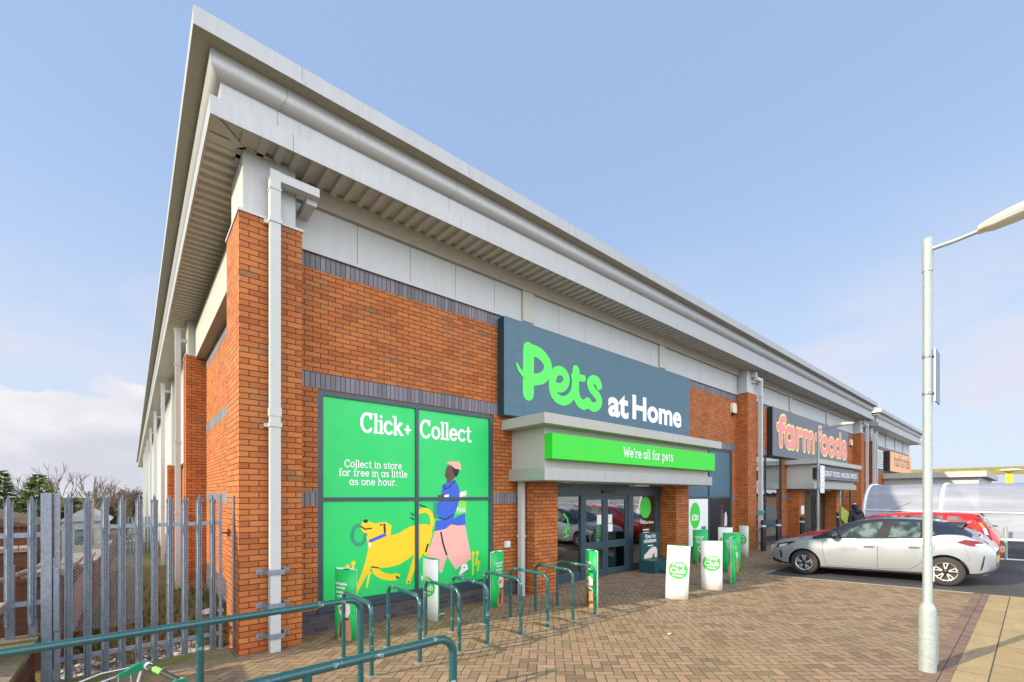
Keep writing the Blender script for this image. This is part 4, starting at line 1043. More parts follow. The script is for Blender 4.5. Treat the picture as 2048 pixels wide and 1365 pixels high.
m = MB(); m.lathe([(.07,.1),(.075,.2),(.075,.52),(.03,.6),(.03,.66),(0,.68)], (23.35,1.1,.03), 14); tag(m.build('fire_extinguisher', 'lens_red'), 'red fire extinguisher inside the farther shop doorway', 'fire extinguisher')
m = MB(); m.box(16.24,16.42,-.22,-.06,1.43,1.49); m.box(16.26,16.40,-.21,-.07,1.4905,1.51); tag(m.build('plastic_tub', 'teal_plastic', bevel=.008), 'turquoise plastic tub lid resting on the second downpipe guard', 'tub')

# ------------------------------------------------------------------ cars
def interp(tab, x):
    if x <= tab[0][0]: return tab[0][1]
    for (a, va), (b, vb) in zip(tab, tab[1:]):
        if x <= b: return va+(vb-va)*(x-a)/(b-a)
    return tab[-1][1]
def crm(tab, x):
    n = len(tab)
    if x <= tab[0][0]: return tab[0][1]
    if x >= tab[-1][0]: return tab[-1][1]
    for i in range(n-1):
        if tab[i][0] <= x <= tab[i+1][0]:
            x0, x1 = tab[i][0], tab[i+1][0]; h = x1-x0; t = (x-x0)/h
            m0 = (tab[i+1][1]-tab[i-1][1])/(tab[i+1][0]-tab[i-1][0]) if i > 0 else (tab[1][1]-tab[0][1])/h
            m1 = (tab[i+2][1]-tab[i][1])/(tab[i+2][0]-tab[i][0]) if i < n-2 else (tab[i+1][1]-tab[i][1])/h
            d = (tab[i+1][1]-tab[i][1])/h
            if d == 0 or m0*d < 0: m0 = 0
            if d == 0 or m1*d < 0: m1 = 0
            if d: m0 = max(-3*abs(d), min(3*abs(d), m0)); m1 = max(-3*abs(d), min(3*abs(d), m1))
            return (2*t**3-3*t*t+1)*tab[i][1]+(t**3-2*t*t+t)*h*m0+(-2*t**3+3*t*t)*tab[i+1][1]+(t**3-t*t)*h*m1
class Car:
    """s runs from the nose (0) to the tail; side() and top() give points on the skin"""
    def __init__(s, cx, y0, L, zlow, zmid, zbelt, ztop, wlow, wbelt, wroof): s.__dict__.update(locals())
    def ring(s, q):
        zt, zb = crm(s.ztop, q), crm(s.zbelt, q); zb = min(zb, zt-.012); zl = crm(s.zlow, q); w = crm(s.wbelt, q); wl = crm(s.wlow, q); wr = crm(s.wroof, q)
        zm = zl+(zb-zl)*.55
        return [(0,zl), (wl*.85,zl), (wl,zl+.05), (w*.992,zl+(zm-zl)*.5+.02), (w,zm), (w*.995,zm+(zb-zm)*.55), (w*.965,zb), (w*.94,zb+.010+(zt-zb)*.02), (wr+(w*.94-wr)*.35,zb+(zt-zb)*.62), (wr,zt-(zt-zb)*.10-.005), (wr*.90,zt-(zt-zb)*.03), (wr*.55,zt-.004), (0,zt)]
    def lat(s, q, z):
        r = s.ring(q)[2:11]
        for (a, za), (b, zb) in zip(r, r[1:]):
            if za <= z <= zb and zb > za: return a+(b-a)*(z-za)/(zb-za)
        return r[-1][0] if z > r[-1][1] else r[0][0]
    def P(s, q, z, side=-1, d=.004): return (s.cx+side*(s.lat(q, z)+d), s.y0-q, z)
    def T(s, q, x, d=.004):
        r = s.ring(q)[6:]; ax = abs(x)
        for (a, za), (b, zb) in zip(r, r[1:]):
            if b <= ax <= a: return (s.cx+x, s.y0-q, zb+(za-zb)*(ax-b)/max(1e-6, a-b)+d)
        return (s.cx+x, s.y0-q, r[0][1]+d)
    def body(s, root, paint, roofm, cab, wheels, R):
        qs = sorted(set([round(k*s.L/64, 4) for k in range(65)])); rings = [s.ring(q) for q in qs]; n = len(rings[0])
        m = MB(); vs = []
        for q, r in zip(qs, rings):
            for x, z in r: vs.append((s.cx-x, s.y0-q, z))
            for x, z in r[-2:0:-1]: vs.append((s.cx+x, s.y0-q, z))
        nn = 2*n-2
        for i in range(len(qs)-1):
            for k in range(nn):
                kk = k if k < n-1 else nn-1-k
                q = (qs[i]+qs[i+1])/2
                mi = 1 if (roofm and kk >= 7 and cab[0] < q < cab[1]) else (2 if kk == 0 else 0)
                m.add([], [])
                m.f.append((i*nn+k, i*nn+(k+1) % nn, (i+1)*nn+(k+1) % nn, (i+1)*nn+k)); m.m.append(mi); m.sm.append(True)
        m.v = vs
        for base in (0, len(qs)-1): m.f.append(tuple(range(base*nn, base*nn+nn))); m.m.append(0); m.sm.append(False)
        b = m.build('body', [paint, roofm or paint, 'car_trim'], root, fixn=True)
        off = root.location
        for wy in wheels:
            for sd in (-1, 1):
                c = MB(); w = crm(s.wbelt, s.y0-wy[0])
                c.lathe([(0,-.17),(R,-.17),(R,.20),(0,.20)], (s.cx+sd*(w-.05), wy[0], wy[1]), 40, 'X'); co = c.build('cutter', 'car_trim', root, fixn=True)
                bo = b.modifiers.new('arch', 'BOOLEAN'); bo.object = co; bo.solver = 'EXACT'; bo.operation = 'DIFFERENCE'
                try: bo.material_mode = 'TRANSFER'
                except Exception: pass
        bpy.context.view_layer.update(); dg = bpy.context.evaluated_depsgraph_get(); dg.update()
        me = bpy.data.meshes.new_from_object(b.evaluated_get(dg)); b.modifiers.clear(); b.data = me
        for o in [o for o in COL.objects if o.name.startswith('cutter')]: bpy.data.objects.remove(o)
        bm = bmesh.new(); bm.from_mesh(me); 
        for e in bm.edges:
            if len(e.link_faces) == 2 and e.calc_face_angle(0) > .7: e.smooth = False
        bm.to_mesh(me); bm.free()
        return b
    def patch(s, name, pts, mat, parent, d=.004, sides=(-1, 1), n=6):
        for sd in sides:
            m = MB()
            # split the outline into a fan of quads that follow the skin
            N = len(pts); cxq = sum(p[0] for p in pts)/N; czq = sum(p[1] for p in pts)/N
            o = len(m.v)
            fine = []
            for i in range(N):
                (a, b), (c, e) = pts[i], pts[(i+1) % N]
                for k in range(n): fine.append((a+(c-a)*k/n, b+(e-b)*k/n))
            vs = []
            for f in (1, .66, .33): vs += [s.P(cxq+(q-cxq)*f, czq+(z-czq)*f, sd, d) for q, z in fine]
            vs.append(s.P(cxq, czq, sd, d)); K = len(fine)
            fs = [(r*K+i, r*K+(i+1) % K, (r+1)*K+(i+1) % K, (r+1)*K+i) for r in (0, 1) for i in range(K)]+[(2*K+i, 2*K+(i+1) % K, 3*K) for i in range(K)]
            m.add(vs, fs, 0, True); m.build(name, mat, parent, fixn=True)
    def tpatch(s, name, q0, q1, w0, w1, mat, parent, d=.004, n=8):
        m = MB(); vs = [s.T(q0+(q1-q0)*i/n, (w0+(w1-w0)*i/n)*(-1+2*k/n), d) for i in range(n+1) for k in range(n+1)]
        m.add(vs, [(i*(n+1)+k, i*(n+1)+k+1, (i+1)*(n+1)+k+1, (i+1)*(n+1)+k) for i in range(n) for k in range(n)], 0, True); return m.build(name, mat, parent, fixn=True)
    def seam(s, name, lines, mat, parent, r=.004, sides=(-1, 1)):
        m = MB()
        for ln in lines:
            fine = []
            for (a, b), (c, e) in zip(ln, ln[1:]):
                for k in range(6): fine.append((a+(c-a)*k/6, b+(e-b)*k/6))
            fine.append(ln[-1])
            for sd in sides: m.tube([s.P(q, z, sd, .001) for q, z in fine], r, 5)
        return m.build(name, mat, parent)
def wheel(parent, x, y, z, sd, R=.285):
    m = MB(); w = .095
    prof = [(R*.64,-w),(R*.80,-w),(R*.94,-w*.92),(R,-w*.62),(R,w*.62),(R*.94,w*.92),(R*.80,w),(R*.64,w)]
    m.lathe(prof, (x, y, z), 40, 'X', caps=False); root = m.build('wheel', 'rubber', parent)
    m = MB(); xo = x+sd*w*.72
    m.lathe([(0,0),(R*.67,0)], (x+sd*w*.3, y, z), 32, 'X', caps=False); m.build('rim_dish', 'alloy_dark', root)
    m = MB(); h = sd*.012
    m.lathe([(R*.665,0),(R*.665,h*1.6),(R*.60,h*1.6),(R*.585,-h*3)], (xo, y, z), 40, 'X', caps=False)
    for k in range(5):
        a = 2*PI*k/5+.35
        for da in (-.20, .20):
            r0, r1 = R*.17, R*.615
            p0 = Vector((xo, y+r0*math.cos(a+da*.6), z+r0*math.sin(a+da*.6))); p1 = Vector((xo, y+r1*math.cos(a+da), z+r1*math.sin(a+da)))
            v = (p1-p0)/2; nn = Vector((0,-v.z,v.y)).normalized()*(R*.035)
            m.obox((p0+p1)/2, v, nn, (abs(h),0,0))
        p1 = [Vector((xo+h*.6, y+R*.60*math.cos(a+d), z+R*.60*math.sin(a+d))) for d in (-.27, .27)]
        v = (p1[1]-p1[0])/2; m.obox((p1[0]+p1[1])/2, v, Vector((0,-v.z,v.y)).normalized()*R*.028, (abs(h),0,0))
    m.build('alloy_rim', 'alloy', root)
    m = MB(); m.lathe([(R*.19,-h*2),(R*.17,h*1.3),(0,h*1.4)], (xo, y, z), 20, 'X'); m.build('hub_cap', 'alloy_dark', root)
    return root
# silver hatchback
cy0 = -2.14; LEN = 3.96; cxx = 12.10
q = lambda Y: cy0-Y
car = thing('parked_car', 'silver hatchback with black roof parked nose towards the shops', 'car', (cxx, -4.1, G(cxx,-4.1)), 0, 'cars parked in the bays')
K = Car(cxx, cy0, LEN,
  zlow=[(0,.47),(.15,.38),(.5,.36),(1.2,.345),(2.4,.40),(3.3,.47),(3.75,.51),(3.96,.62)], zmid=None,
  zbelt=[(0,.74),(.1,.80),(.3,.90),(.62,.965),(1.0,1.01),(1.36,1.055),(2.2,1.125),(2.95,1.19),(3.25,1.26),(3.5,1.27),(3.75,1.17),(3.9,1.06),(3.96,.95)],
  ztop=[(0,.78),(.08,.85),(.27,.945),(.63,1.03),(.87,1.075),(1.04,1.10),(1.27,1.225),(1.53,1.385),(1.74,1.475),(2.14,1.548),(2.54,1.563),(2.85,1.555),(3.16,1.528),(3.42,1.455),(3.74,1.235),(3.85,1.13),(3.93,1.03),(3.96,.97)],
  wlow=[(0,.52),(.12,.68),(.35,.78),(.8,.82),(3.2,.82),(3.7,.78),(3.88,.70),(3.96,.60)],
  wbelt=[(0,.55),(.08,.66),(.25,.78),(.55,.845),(1.0,.862),(2.9,.865),(3.3,.862),(3.65,.82),(3.85,.74),(3.96,.64)],
  wroof=[(0,.50),(.25,.66),(.6,.74),(1.0,.75),(1.3,.66),(1.7,.585),(2.2,.585),(2.8,.575),(3.2,.565),(3.45,.58),(3.7,.62),(3.96,.58)])
WZ = [(-2.974,.452), (-5.425,.545)]
body = K.body(car, 'car_silver', 'car_black', (1.02, 3.62), WZ, .335)
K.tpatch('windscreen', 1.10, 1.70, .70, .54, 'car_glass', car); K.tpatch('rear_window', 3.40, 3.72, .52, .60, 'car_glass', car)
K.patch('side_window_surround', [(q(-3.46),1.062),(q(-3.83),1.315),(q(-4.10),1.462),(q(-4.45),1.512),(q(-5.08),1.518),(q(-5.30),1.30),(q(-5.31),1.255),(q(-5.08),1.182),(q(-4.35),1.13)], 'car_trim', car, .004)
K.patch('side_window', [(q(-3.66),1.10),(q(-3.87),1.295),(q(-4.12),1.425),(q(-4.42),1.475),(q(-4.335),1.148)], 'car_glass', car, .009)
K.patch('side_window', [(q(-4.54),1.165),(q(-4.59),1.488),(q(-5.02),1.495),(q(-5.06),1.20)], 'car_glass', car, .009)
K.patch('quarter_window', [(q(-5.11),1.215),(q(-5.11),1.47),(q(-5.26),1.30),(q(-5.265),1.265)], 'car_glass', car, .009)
K.seam('door_seam', [[(q(-3.36),1.03),(q(-3.35),.86),(q(-3.42),.43),(q(-4.36),.475)], [(q(-4.46),1.13),(q(-4.37),1.03),(q(-4.36),.475)], [(q(-4.36),.475),(q(-4.88),.52),(q(-5.02),.62),(q(-5.27),1.0),(q(-5.28),1.21)]], 'car_trim', car, .0035)
for a, z in ((-4.215,.955), (-4.965,1.0)):
    K.patch('door_handle', [(q(a+.10),z-.012),(q(a+.09),z+.014),(q(a-.09),z+.022),(q(a-.10),z-.004)], 'car_silver', car, .03, n=3)
    K.patch('handle_recess', [(q(a+.085),z-.05),(q(a+.07),z+.015),(q(a-.07),z+.02),(q(a-.085),z-.04)], 'sign_grey', car, .003, n=3)
K.patch('sill_trim', [(q(-3.30),.37),(q(-3.30),.40),(q(-5.08),.485),(q(-5.08),.455)], 'car_trim', car, .004)
K.patch('headlight', [(q(-2.34),.77),(q(-2.40),.86),(q(-2.72),.945),(q(-2.80),.935),(q(-2.62),.84),(q(-2.42),.765)], 'car_trim', car, .005)
K.patch('headlight_lens', [(q(-2.40),.785),(q(-2.44),.84),(q(-2.62),.885),(q(-2.60),.83),(q(-2.50),.785)], 'lens_clear', car, .009)
K.patch('bumper_vent', [(q(-2.46),.50),(q(-2.43),.70),(q(-2.455),.71),(q(-2.49),.64),(q(-2.50),.52)], 'car_trim', car, .006)
K.patch('front_lip', [(q(-2.22),.43),(q(-2.22),.50),(q(-2.48),.435),(q(-2.55),.39),(q(-2.4),.37)], 'car_trim', car, .008)
K.patch('tail_light', [(q(-5.58),1.135),(q(-5.70),1.195),(q(-5.96),1.17),(q(-6.01),1.12),(q(-5.95),1.075),(q(-5.78),1.075)], 'lens_red', car, .006)
K.patch('tail_light_trim', [(q(-5.84),1.085),(q(-5.84),1.12),(q(-5.97),1.13),(q(-5.985),1.09),(q(-5.93),1.078)], 'lens_clear', car, .010)
K.patch('bumper_vent', [(q(-5.90),.615),(q(-5.915),.70),(q(-5.95),.90),(q(-5.965),.90),(q(-5.94),.70),(q(-5.915),.615)], 'car_trim', car, .006)
K.seam('bumper_seam', [[(q(-5.70),1.06),(q(-5.76),.80),(q(-5.62),.76)]], 'sign_grey', car, .0022)
m = MB(); m.prism([(cxx-.53,-5.40,1.515),(cxx+.53,-5.40,1.515),(cxx+.50,-5.70,1.522),(cxx-.50,-5.70,1.522)], (0,0,-.035)); m.prism([(cxx-.545,-5.42,1.50),(cxx-.53,-5.69,1.50),(cxx-.56,-5.60,1.36),(cxx-.585,-5.48,1.40)], (.025,0,0)); m.prism([(cxx+.52,-5.42,1.50),(cxx+.505,-5.69,1.50),(cxx+.535,-5.60,1.36),(cxx+.56,-5.48,1.40)], (.025,0,0)); m.build('spoiler', 'car_black', car, bevel=.008)
for sd in (-1, 1):
    mx = cxx+sd*.95
    m = MB(); m.lathe([(0,-.115),(.06,-.10),(.088,-.04),(.09,.03),(.07,.095),(0,.115)], (mx,-3.60,1.15), 16, 'X'); m.obox((mx-sd*.07,-3.56,1.09), (.06,0,0), (0,.03,0), (0,0,.012)); m.build('wing_mirror', 'car_black', car)
m = MB(); m.box(cxx-.26, cxx+.26, -6.112, -6.10, .74, .85); m.build('number_plate', 'plate_yellow', car)
m = MB(); m.tube([(cxx,-5.80,1.275),(cxx-.02,-5.86,1.255),(cxx-.2,-5.86,1.26)], .012, 6); m.build('rear_wiper', 'car_trim', car)
for wy, wz in WZ:
    for sd in (-1, 1): wheel(car, cxx+sd*.765, wy, wz, sd)
# red people carrier in the next bay
cx2 = 14.75; cy2 = -1.95; q2 = lambda Y: cy2-Y
red = thing('parked_car', 'red tall hatchback behind the silver car with orange tail lamp', 'car', (cx2, -4., G(cx2,-4)), 0, 'cars parked in the bays')
K2 = Car(cx2, cy2, 4.10,
  zlow=[(0,.45),(.2,.36),(2,.37),(3.6,.5),(4.10,.70)], zmid=None,
  zbelt=[(0,.80),(.2,.92),(.8,1.02),(1.4,1.10),(2.4,1.17),(3.2,1.22),(3.8,1.20),(4.0,1.12),(4.10,1.0)],
  ztop=[(0,.84),(.15,.95),(.7,1.07),(.95,1.12),(1.4,1.35),(1.75,1.52),(2.2,1.60),(2.8,1.635),(3.4,1.64),(3.72,1.61),(3.86,1.45),(4.0,1.22),(4.06,1.12),(4.10,1.02)],
  wlow=[(0,.5),(.3,.76),(3.6,.80),(3.95,.74),(4.10,.66)], wbelt=[(0,.55),(.25,.78),(.8,.85),(3.4,.86),(3.85,.80),(4.0,.75),(4.10,.68)],
  wroof=[(0,.5),(.7,.72),(1.2,.66),(1.8,.58),(3.0,.58),(3.5,.60),(3.85,.66),(4.10,.64)])
WZ2 = [(-2.80,.47), (-5.25,.565)]
K2.body(red, 'car_red', None, (0,0), WZ2, .34)
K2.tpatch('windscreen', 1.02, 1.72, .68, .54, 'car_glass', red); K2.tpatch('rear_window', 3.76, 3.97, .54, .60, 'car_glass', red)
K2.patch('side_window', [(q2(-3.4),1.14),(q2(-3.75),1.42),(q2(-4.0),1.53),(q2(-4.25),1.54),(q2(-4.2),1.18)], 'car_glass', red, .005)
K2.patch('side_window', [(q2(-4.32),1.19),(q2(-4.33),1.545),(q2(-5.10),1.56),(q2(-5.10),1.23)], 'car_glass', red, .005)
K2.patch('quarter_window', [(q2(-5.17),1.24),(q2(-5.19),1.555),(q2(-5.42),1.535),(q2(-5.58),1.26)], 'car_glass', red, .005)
K2.patch('tail_light', [(q2(-5.60),1.60),(q2(-5.72),1.60),(q2(-5.90),1.25),(q2(-5.94),1.05),(q2(-5.84),1.05),(q2(-5.76),1.30)], 'lens_red', red, .007)
K2.patch('tail_light_lens', [(q2(-5.71),1.42),(q2(-5.765),1.42),(q2(-5.83),1.30),(q2(-5.78),1.30)], 'lens_amber', red, .012)
K2.patch('tail_light_lens', [(q2(-5.785),1.295),(q2(-5.835),1.295),(q2(-5.885),1.15),(q2(-5.83),1.15)], 'lens_clear', red, .012)
m = MB(); m.box(cx2-.78, cx2+.78, -6.085, -5.9, .62, .80); m.build('bumper', 'car_red', red, bevel=.03)
m = MB(); m.tube([(cx2,-3.95,1.60),(cx2,-4.42,1.87)], .006, 6); m.build('aerial', 'car_trim', red)
m = MB(); m.tube([(cx2,-5.92,1.33),(cx2-.06,-5.99,1.32)], .014, 6); m.build('rear_wiper', 'car_trim', red)
m = MB(); m.box(cx2-.26, cx2+.26, -6.10, -6.086, .72, .83); m.build('number_plate', 'plate_yellow', red)
for wy, wz in WZ2:
    for sd in (-1, 1): wheel(red, cx2+sd*.765, wy, wz, sd)

# ------------------------------------------------------------------ palisade gate and fence
def pale_into(m, x, y, z0, z1, w=.034):
    cols = [(-1.18,.010,-.050), (-.86,.012,-.080), (-.60,.004,-.082), (-.36,-.012,-.042), (0,-.003,0), (.36,-.012,-.042), (.60,.004,-.082), (.86,.012,-.080), (1.18,.010,-.050)]
    fl = [1.02,1,1,1,1,1,1,1,1.02]; base = [-1,-.80,-.55,-.28,0,.28,.55,.80,1]; n = 9
    rows = [(z0, base), (z1-.13, base), (None, None)]; vs = []
    for t in (0, .003):
        for z, b in rows:
            for i in range(n):
                if z is None: vs.append((x+cols[i][0]*w*(.98 if i in (0,8) else 1), y+cols[i][1]-(.012 if i in (0,8) else 0)+t, z1+cols[i][2]))
                else: vs.append((x+b[i]*w, y+cols[i][1]+t, z))
    fs = []
    for t in (0, 1):
        o = t*27
        for r in range(2):
            for i in range(n-1):
                f = (o+r*9+i, o+r*9+i+1, o+r*9+9+i+1, o+r*9+9+i); fs.append(f if t == 0 else f[::-1])
    m.add(vs, fs)
PB = {-1.582:0,-1.427:1,-1.28:2,-1.13:3,-.977:4,-.829:5,-.679:6,-.527:7,-.379:8,-.229:9}
gt = thing('palisade_gate', 'galvanised palisade gate leaf with expanded mesh at its lower part', 'gate', (-.9,.46,G(-.9,.46)))
for x, k in PB.items():
    m = MB(); pale_into(m, x, .44, -.03+.005*k, 2.075); m.build('pale', 'galv', gt)
for x, w in ((-1.674,.024), (-.138,.016)):
    m = MB(); m.box(x-w, x+w, .455, .505, -.02, 2.07); m.build('stile', 'galv', gt)
for z, a, b in ((1.665,-1.65,-.154), (.195,-1.65,-.154)):
    m = MB(); m.box(a, b, .457, .497, z, z+.045); m.build('gate_rail', 'galv', gt)
m = MB()   # expanded metal lattice
nx, nz, x0, z0, dx, dz = 20, 60, -1.648, .50, .0335, .0195
for i in range(nx):
    for j in range(nz):
        cx, cz = x0+(i+(.5 if j % 2 else 0))*dx, z0+j*dz
        for s in (-1, 1):
            p, e = Vector((cx, .505, cz)), Vector((cx+s*dx/2, .507, cz+dz)); v = (e-p)/2; nn = Vector((-v.z,0,v.x)).normalized()*.0017
            m.obox((p+e)/2, v, nn, (0,.0012,0))
m.build('mesh_panel', 'galv', gt)
m = MB(); m.box(-.12,-.02,.45,.475,1.54,1.565); m.box(-.06,-.035,.435,.49,1.50,1.60); m.box(-.12,.0,.45,.475,.26,.285); m.build('hinge', 'rust', gt)
m = MB(); m.box(-1.705,-1.655,.42,.45,.55,1.25); m.build('lock_case', 'galv', gt, bevel=.006)
m = MB(); m.tube([(-.018,.30,.05),(-.018,.30,2.05)], .014, 8); m.build('hinge_rod', 'galv', gt)
fc = thing('palisade_fence', 'galvanised palisade fence bay standing on the mossy low wall', 'fence', (-2.2,.5,.4))
m = MB(); m.box(-1.795,-1.71,.40,.52,-.1,2.08); m.build('gate_post', 'galv', fc, bevel=.004)
for x in (-1.865,-2.035,-2.205,-2.375,-2.545):
    m = MB(); pale_into(m, x, .44, .66, 2.06); m.build('pale', 'galv', fc)
for z in (1.60, .86):
    m = MB(); m.box(-3.2,-1.796,.457,.497,z,z+.05); m.build('fence_rail', 'galv', fc)
m = MB(); m.box(-2.07,-2.0,.50,.55,.5,1.3); m.box(-2.12,-1.95,.47,.58,.499,.507); m.box(-1.9,-1.83,.51,.57,.5,.68); m.build('support_post', 'galv', fc)
lw = thing('low_wall', 'low brick wall with mossy coping under the palisade fence', 'wall', (-2.1,-.3,-.1))
m = MB(); m.box(-2.5,-1.86,-1.35,.62,-.2,.455); m.build('brickwork', 'old_brick', lw)
m = MB(); m.box(-2.54,-1.81,-1.40,.64,.456,.515); m.build('coping', 'moss_slab', lw, bevel=.008)
bp = thing('brick_pillar', 'old brick pillar with stone cap in front of the palisade fence bay', 'pillar', (-2.3,.1,.5))
m = MB(); m.box(-2.7,-2.06,-.62,.10,.516,.90); m.build('brickwork', 'old_brick', bp)
m = MB(); m.box(-2.76,-2.0,-.70,.16,.901,.975); m.build('cap_stone', 'concrete', bp, bevel=.01)
hr = MB(); hr.tube([(-2.6,.3,1.06),(-2.1,.9,1.12),(-1.76,1.7,1.22)], .028, 10); tag(hr.build('handrail', 'galv_light'), 'weathered steel handrail sloping behind the palisade fence', 'handrail')
# yard walls beyond the gate
yw = thing('yard_wall', 'crumbling brick yard wall running back beside the alley', 'wall', (-1.9,8,-.3))
m = MB(); pr = [(1.3,-.3),(30,-1.6),(30,.0),(18,.15),(12,.35),(7,.55),(6.9,.75),(3.6,.86),(3.5,1.0),(1.3,1.06)]
m.prism([(-2.0,y,z) for y, z in pr], (.30,0,0)); m.build('brickwork', 'old_brick', yw, fixn=True)
m = MB()
for (a, za), (b, zb) in (((1.25,1.06),(3.5,1.0)), ((3.6,.86),(6.9,.75)), ((7,.55),(12,.35)), ((12.05,.35),(18,.15))):
    m.prism([(-2.05,a,za+.002),(-2.05,b,zb+.002),(-2.05,b,zb+.06),(-2.05,a,za+.06)], (.40,0,0))
m.build('coping', 'concrete', yw, fixn=True)
m = MB(); m.box(-1.69,-1.66,1.5,4.4,.15,.75); tag(m.build('metal_sheet', 'roof_far'), 'blue-grey metal sheet leaning on the brick yard wall', 'metal sheet')
yw2 = thing('yard_wall', 'brick garden wall behind the rusty wire mesh fence', 'wall', (-4.2,2.3,0))
m = MB(); m.box(-7,-2.05,2.2,2.45,-.4,1.30); m.build('brickwork', 'old_brick', yw2)
m = MB(); m.box(-7.05,-2.06,2.15,2.5,1.301,1.36); m.build('coping', 'concrete', yw2)
mf = thing('wire_fence', 'rusty square wire mesh fence behind the palisade fence', 'fence', (-3,1.0,.5))
m = MB()
for k in range(26): m.box(-4.2+k*.09,-4.194+k*.09,1.0,1.004,.5,1.78)
for k in range(15): m.box(-4.2,-1.9,1.005,1.009,.52+k*.09,.526+k*.09)
m.build('wire_mesh', 'rust', mf)
m = MB(); m.tube([(-2.45,1.02,.45),(-2.45,1.02,2.03)], .025, 8); m.build('post', 'bollard_black', mf)
# outbuildings far down the alley
for i, (x0, x1, y0, y1, h, mt, lab) in enumerate(((-6.5,-3.4,13,17,1.15,'old_brick','low brick outbuilding beyond the yard wall'), (-3.3,-1.9,20,24,.95,'cream_panel','small pale shed beyond the yard wall'), (-2.9,-1.3,58,62,1.2,'old_brick','distant red brick house gable at the end of the alley'))):
    t = thing('outbuilding', lab, 'building', ((x0+x1)/2,(y0+y1)/2,G(x0,y0)))
    m = MB(); m.box(x0,x1,y0,y1,G(x0,y0)-.3,h); m.build('wall', mt, t)
    m = MB(); m.prism([(x0-.15,y0-.2,h+.005),(x1+.15,y0-.2,h+.005),((x0+x1)/2,y0-.2,h+.55)], (0,y1-y0+.4,0)); m.build('roof', 'bark' if i != 1 else 'roof_far', t, fixn=True)
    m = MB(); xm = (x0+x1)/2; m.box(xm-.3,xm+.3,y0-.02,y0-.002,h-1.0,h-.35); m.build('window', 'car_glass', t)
pf = thing('palisade_fence', 'distant palisade fence across the end of the alley', 'fence', (-.7,24,-1))
for k in range(12):
    m = MB(); pale_into(m, -1.6+k*.14, 24, -1.0, 1.0, .04); m.build('pale', 'galv', pf)
m = MB(); m.box(-1.65,0.,24.02,24.06,.55,.6); m.build('fence_rail', 'galv', pf)
cp = MB(); cp.box(-2.35,-2.2,17.9,18.05,-.8,1.95); tag(cp.build('concrete_post', 'concrete'), 'tall concrete post among the conifers', 'post')

# litter, weeds and twigs in the alley
random.seed(5)
def crumple(name, x, y, r, mat, lab, flat=.35):
    m = MB(); n = 9; vs = []
    for j in range(n):
        for i in range(n):
            u, v = (i/(n-1)-.5)*2, (j/(n-1)-.5)*2
            vs.append((x+u*r*random.uniform(.75,1), y+v*r*random.uniform(.75,1), G(x,y)-.02+max(0,(1.1-math.hypot(u,v)))*r*flat*random.uniform(.2,1)+.01))
    m.add(vs, [(j*n+i, j*n+i+1, j*n+n+i+1, j*n+n+i) for j in range(n-1) for i in range(n-1)])
    return tag(m.build(name, mat), lab, 'litter')
crumple('litter', -.62, .95, .40, 'polyth', 'torn white plastic sheet behind the middle gate pales', .16)
crumple('litter', -.33, .80, .16, 'polyth', 'small white wrapper behind the last gate pales', .3)
crumple('litter', -1.46, .78, .26, 'polyth', 'crumpled pale bag at the foot of the gate post', .6)
crumple('litter', -1.2, .75, .15, 'pal_grey', 'crumpled grey bag behind the gate mesh', .6)
crumple('litter', .12, 3.6, .22, 'polyth', 'white litter lying near the second side pier', .4)
crumple('litter', -.45, 2.6, .09, 'pal_blue', 'small blue wrapper lying in the alley', .5)
crumple('litter', -.86, 1.0, .06, 'pal_blue', 'small violet-blue scrap behind the gate', .6)
m = MB()
for _ in range(900):
    x, y = random.uniform(-1.6,.38), .62+abs(random.gauss(0,1))*5
    if random.random() < .45: x = random.choice((-1.55+random.random()*.2, .36-random.random()*.25))
    g = G(x, y)-.03; c = random.random()
    for b in range(5):
        a = random.uniform(0, 2*PI); L = random.uniform(.05,.17); w = .010
        dx, dy = math.cos(a), math.sin(a); t = random.uniform(.3,.8)*L
        m.add([(x-dy*w, y+dx*w, g), (x+dy*w, y-dx*w, g), (x+dx*t, y+dy*t, g+L)], [(0,1,2)], 0 if c < .65 else 1)
tag(m.build('weeds', ['leaf_weed','dry_grass']), kind='stuff')
m = MB()
for _ in range(420):
    x, y = random.choice(((.15+random.gauss(0,.14), 5.6+random.gauss(0,.9)), (-1.3+random.gauss(0,.25), .85+random.gauss(0,.22)), (-1.0+random.gauss(0,.4), .8+random.gauss(0,.15))))
    g = G(x,y); a = random.uniform(0,2*PI); l = random.uniform(.06,.3); 
    m.tube([(x,y,g+random.uniform(-.02,.12)), (x+math.cos(a)*l, y+math.sin(a)*l, g+random.uniform(0,.3)*(1 if y > 3 else .3))], .004, 3, random.randrange(2))
tag(m.build('dead_twigs', ['twig','ivy_brown']), kind='stuff')
m = MB()
for _ in range(700):
    x, y = random.uniform(-1.75,.2), random.uniform(.55,2.6); g = G(x,y)-.022; a = random.uniform(0,6.3); r = random.uniform(.015,.045)
    m.add([(x+r*math.cos(a),y+r*math.sin(a),g+random.uniform(0,.02)), (x-r*.6*math.sin(a),y+r*.6*math.cos(a),g+random.uniform(0,.03)), (x-r*math.cos(a),y-r*math.sin(a),g+random.uniform(0,.02)), (x+r*.6*math.sin(a),y-r*.6*math.cos(a),g+.004)], [(0,1,2,3)], random.randrange(3))
tag(m.build('fallen_leaves', ['ivy_brown','bark','leaf_orange']), kind='stuff')
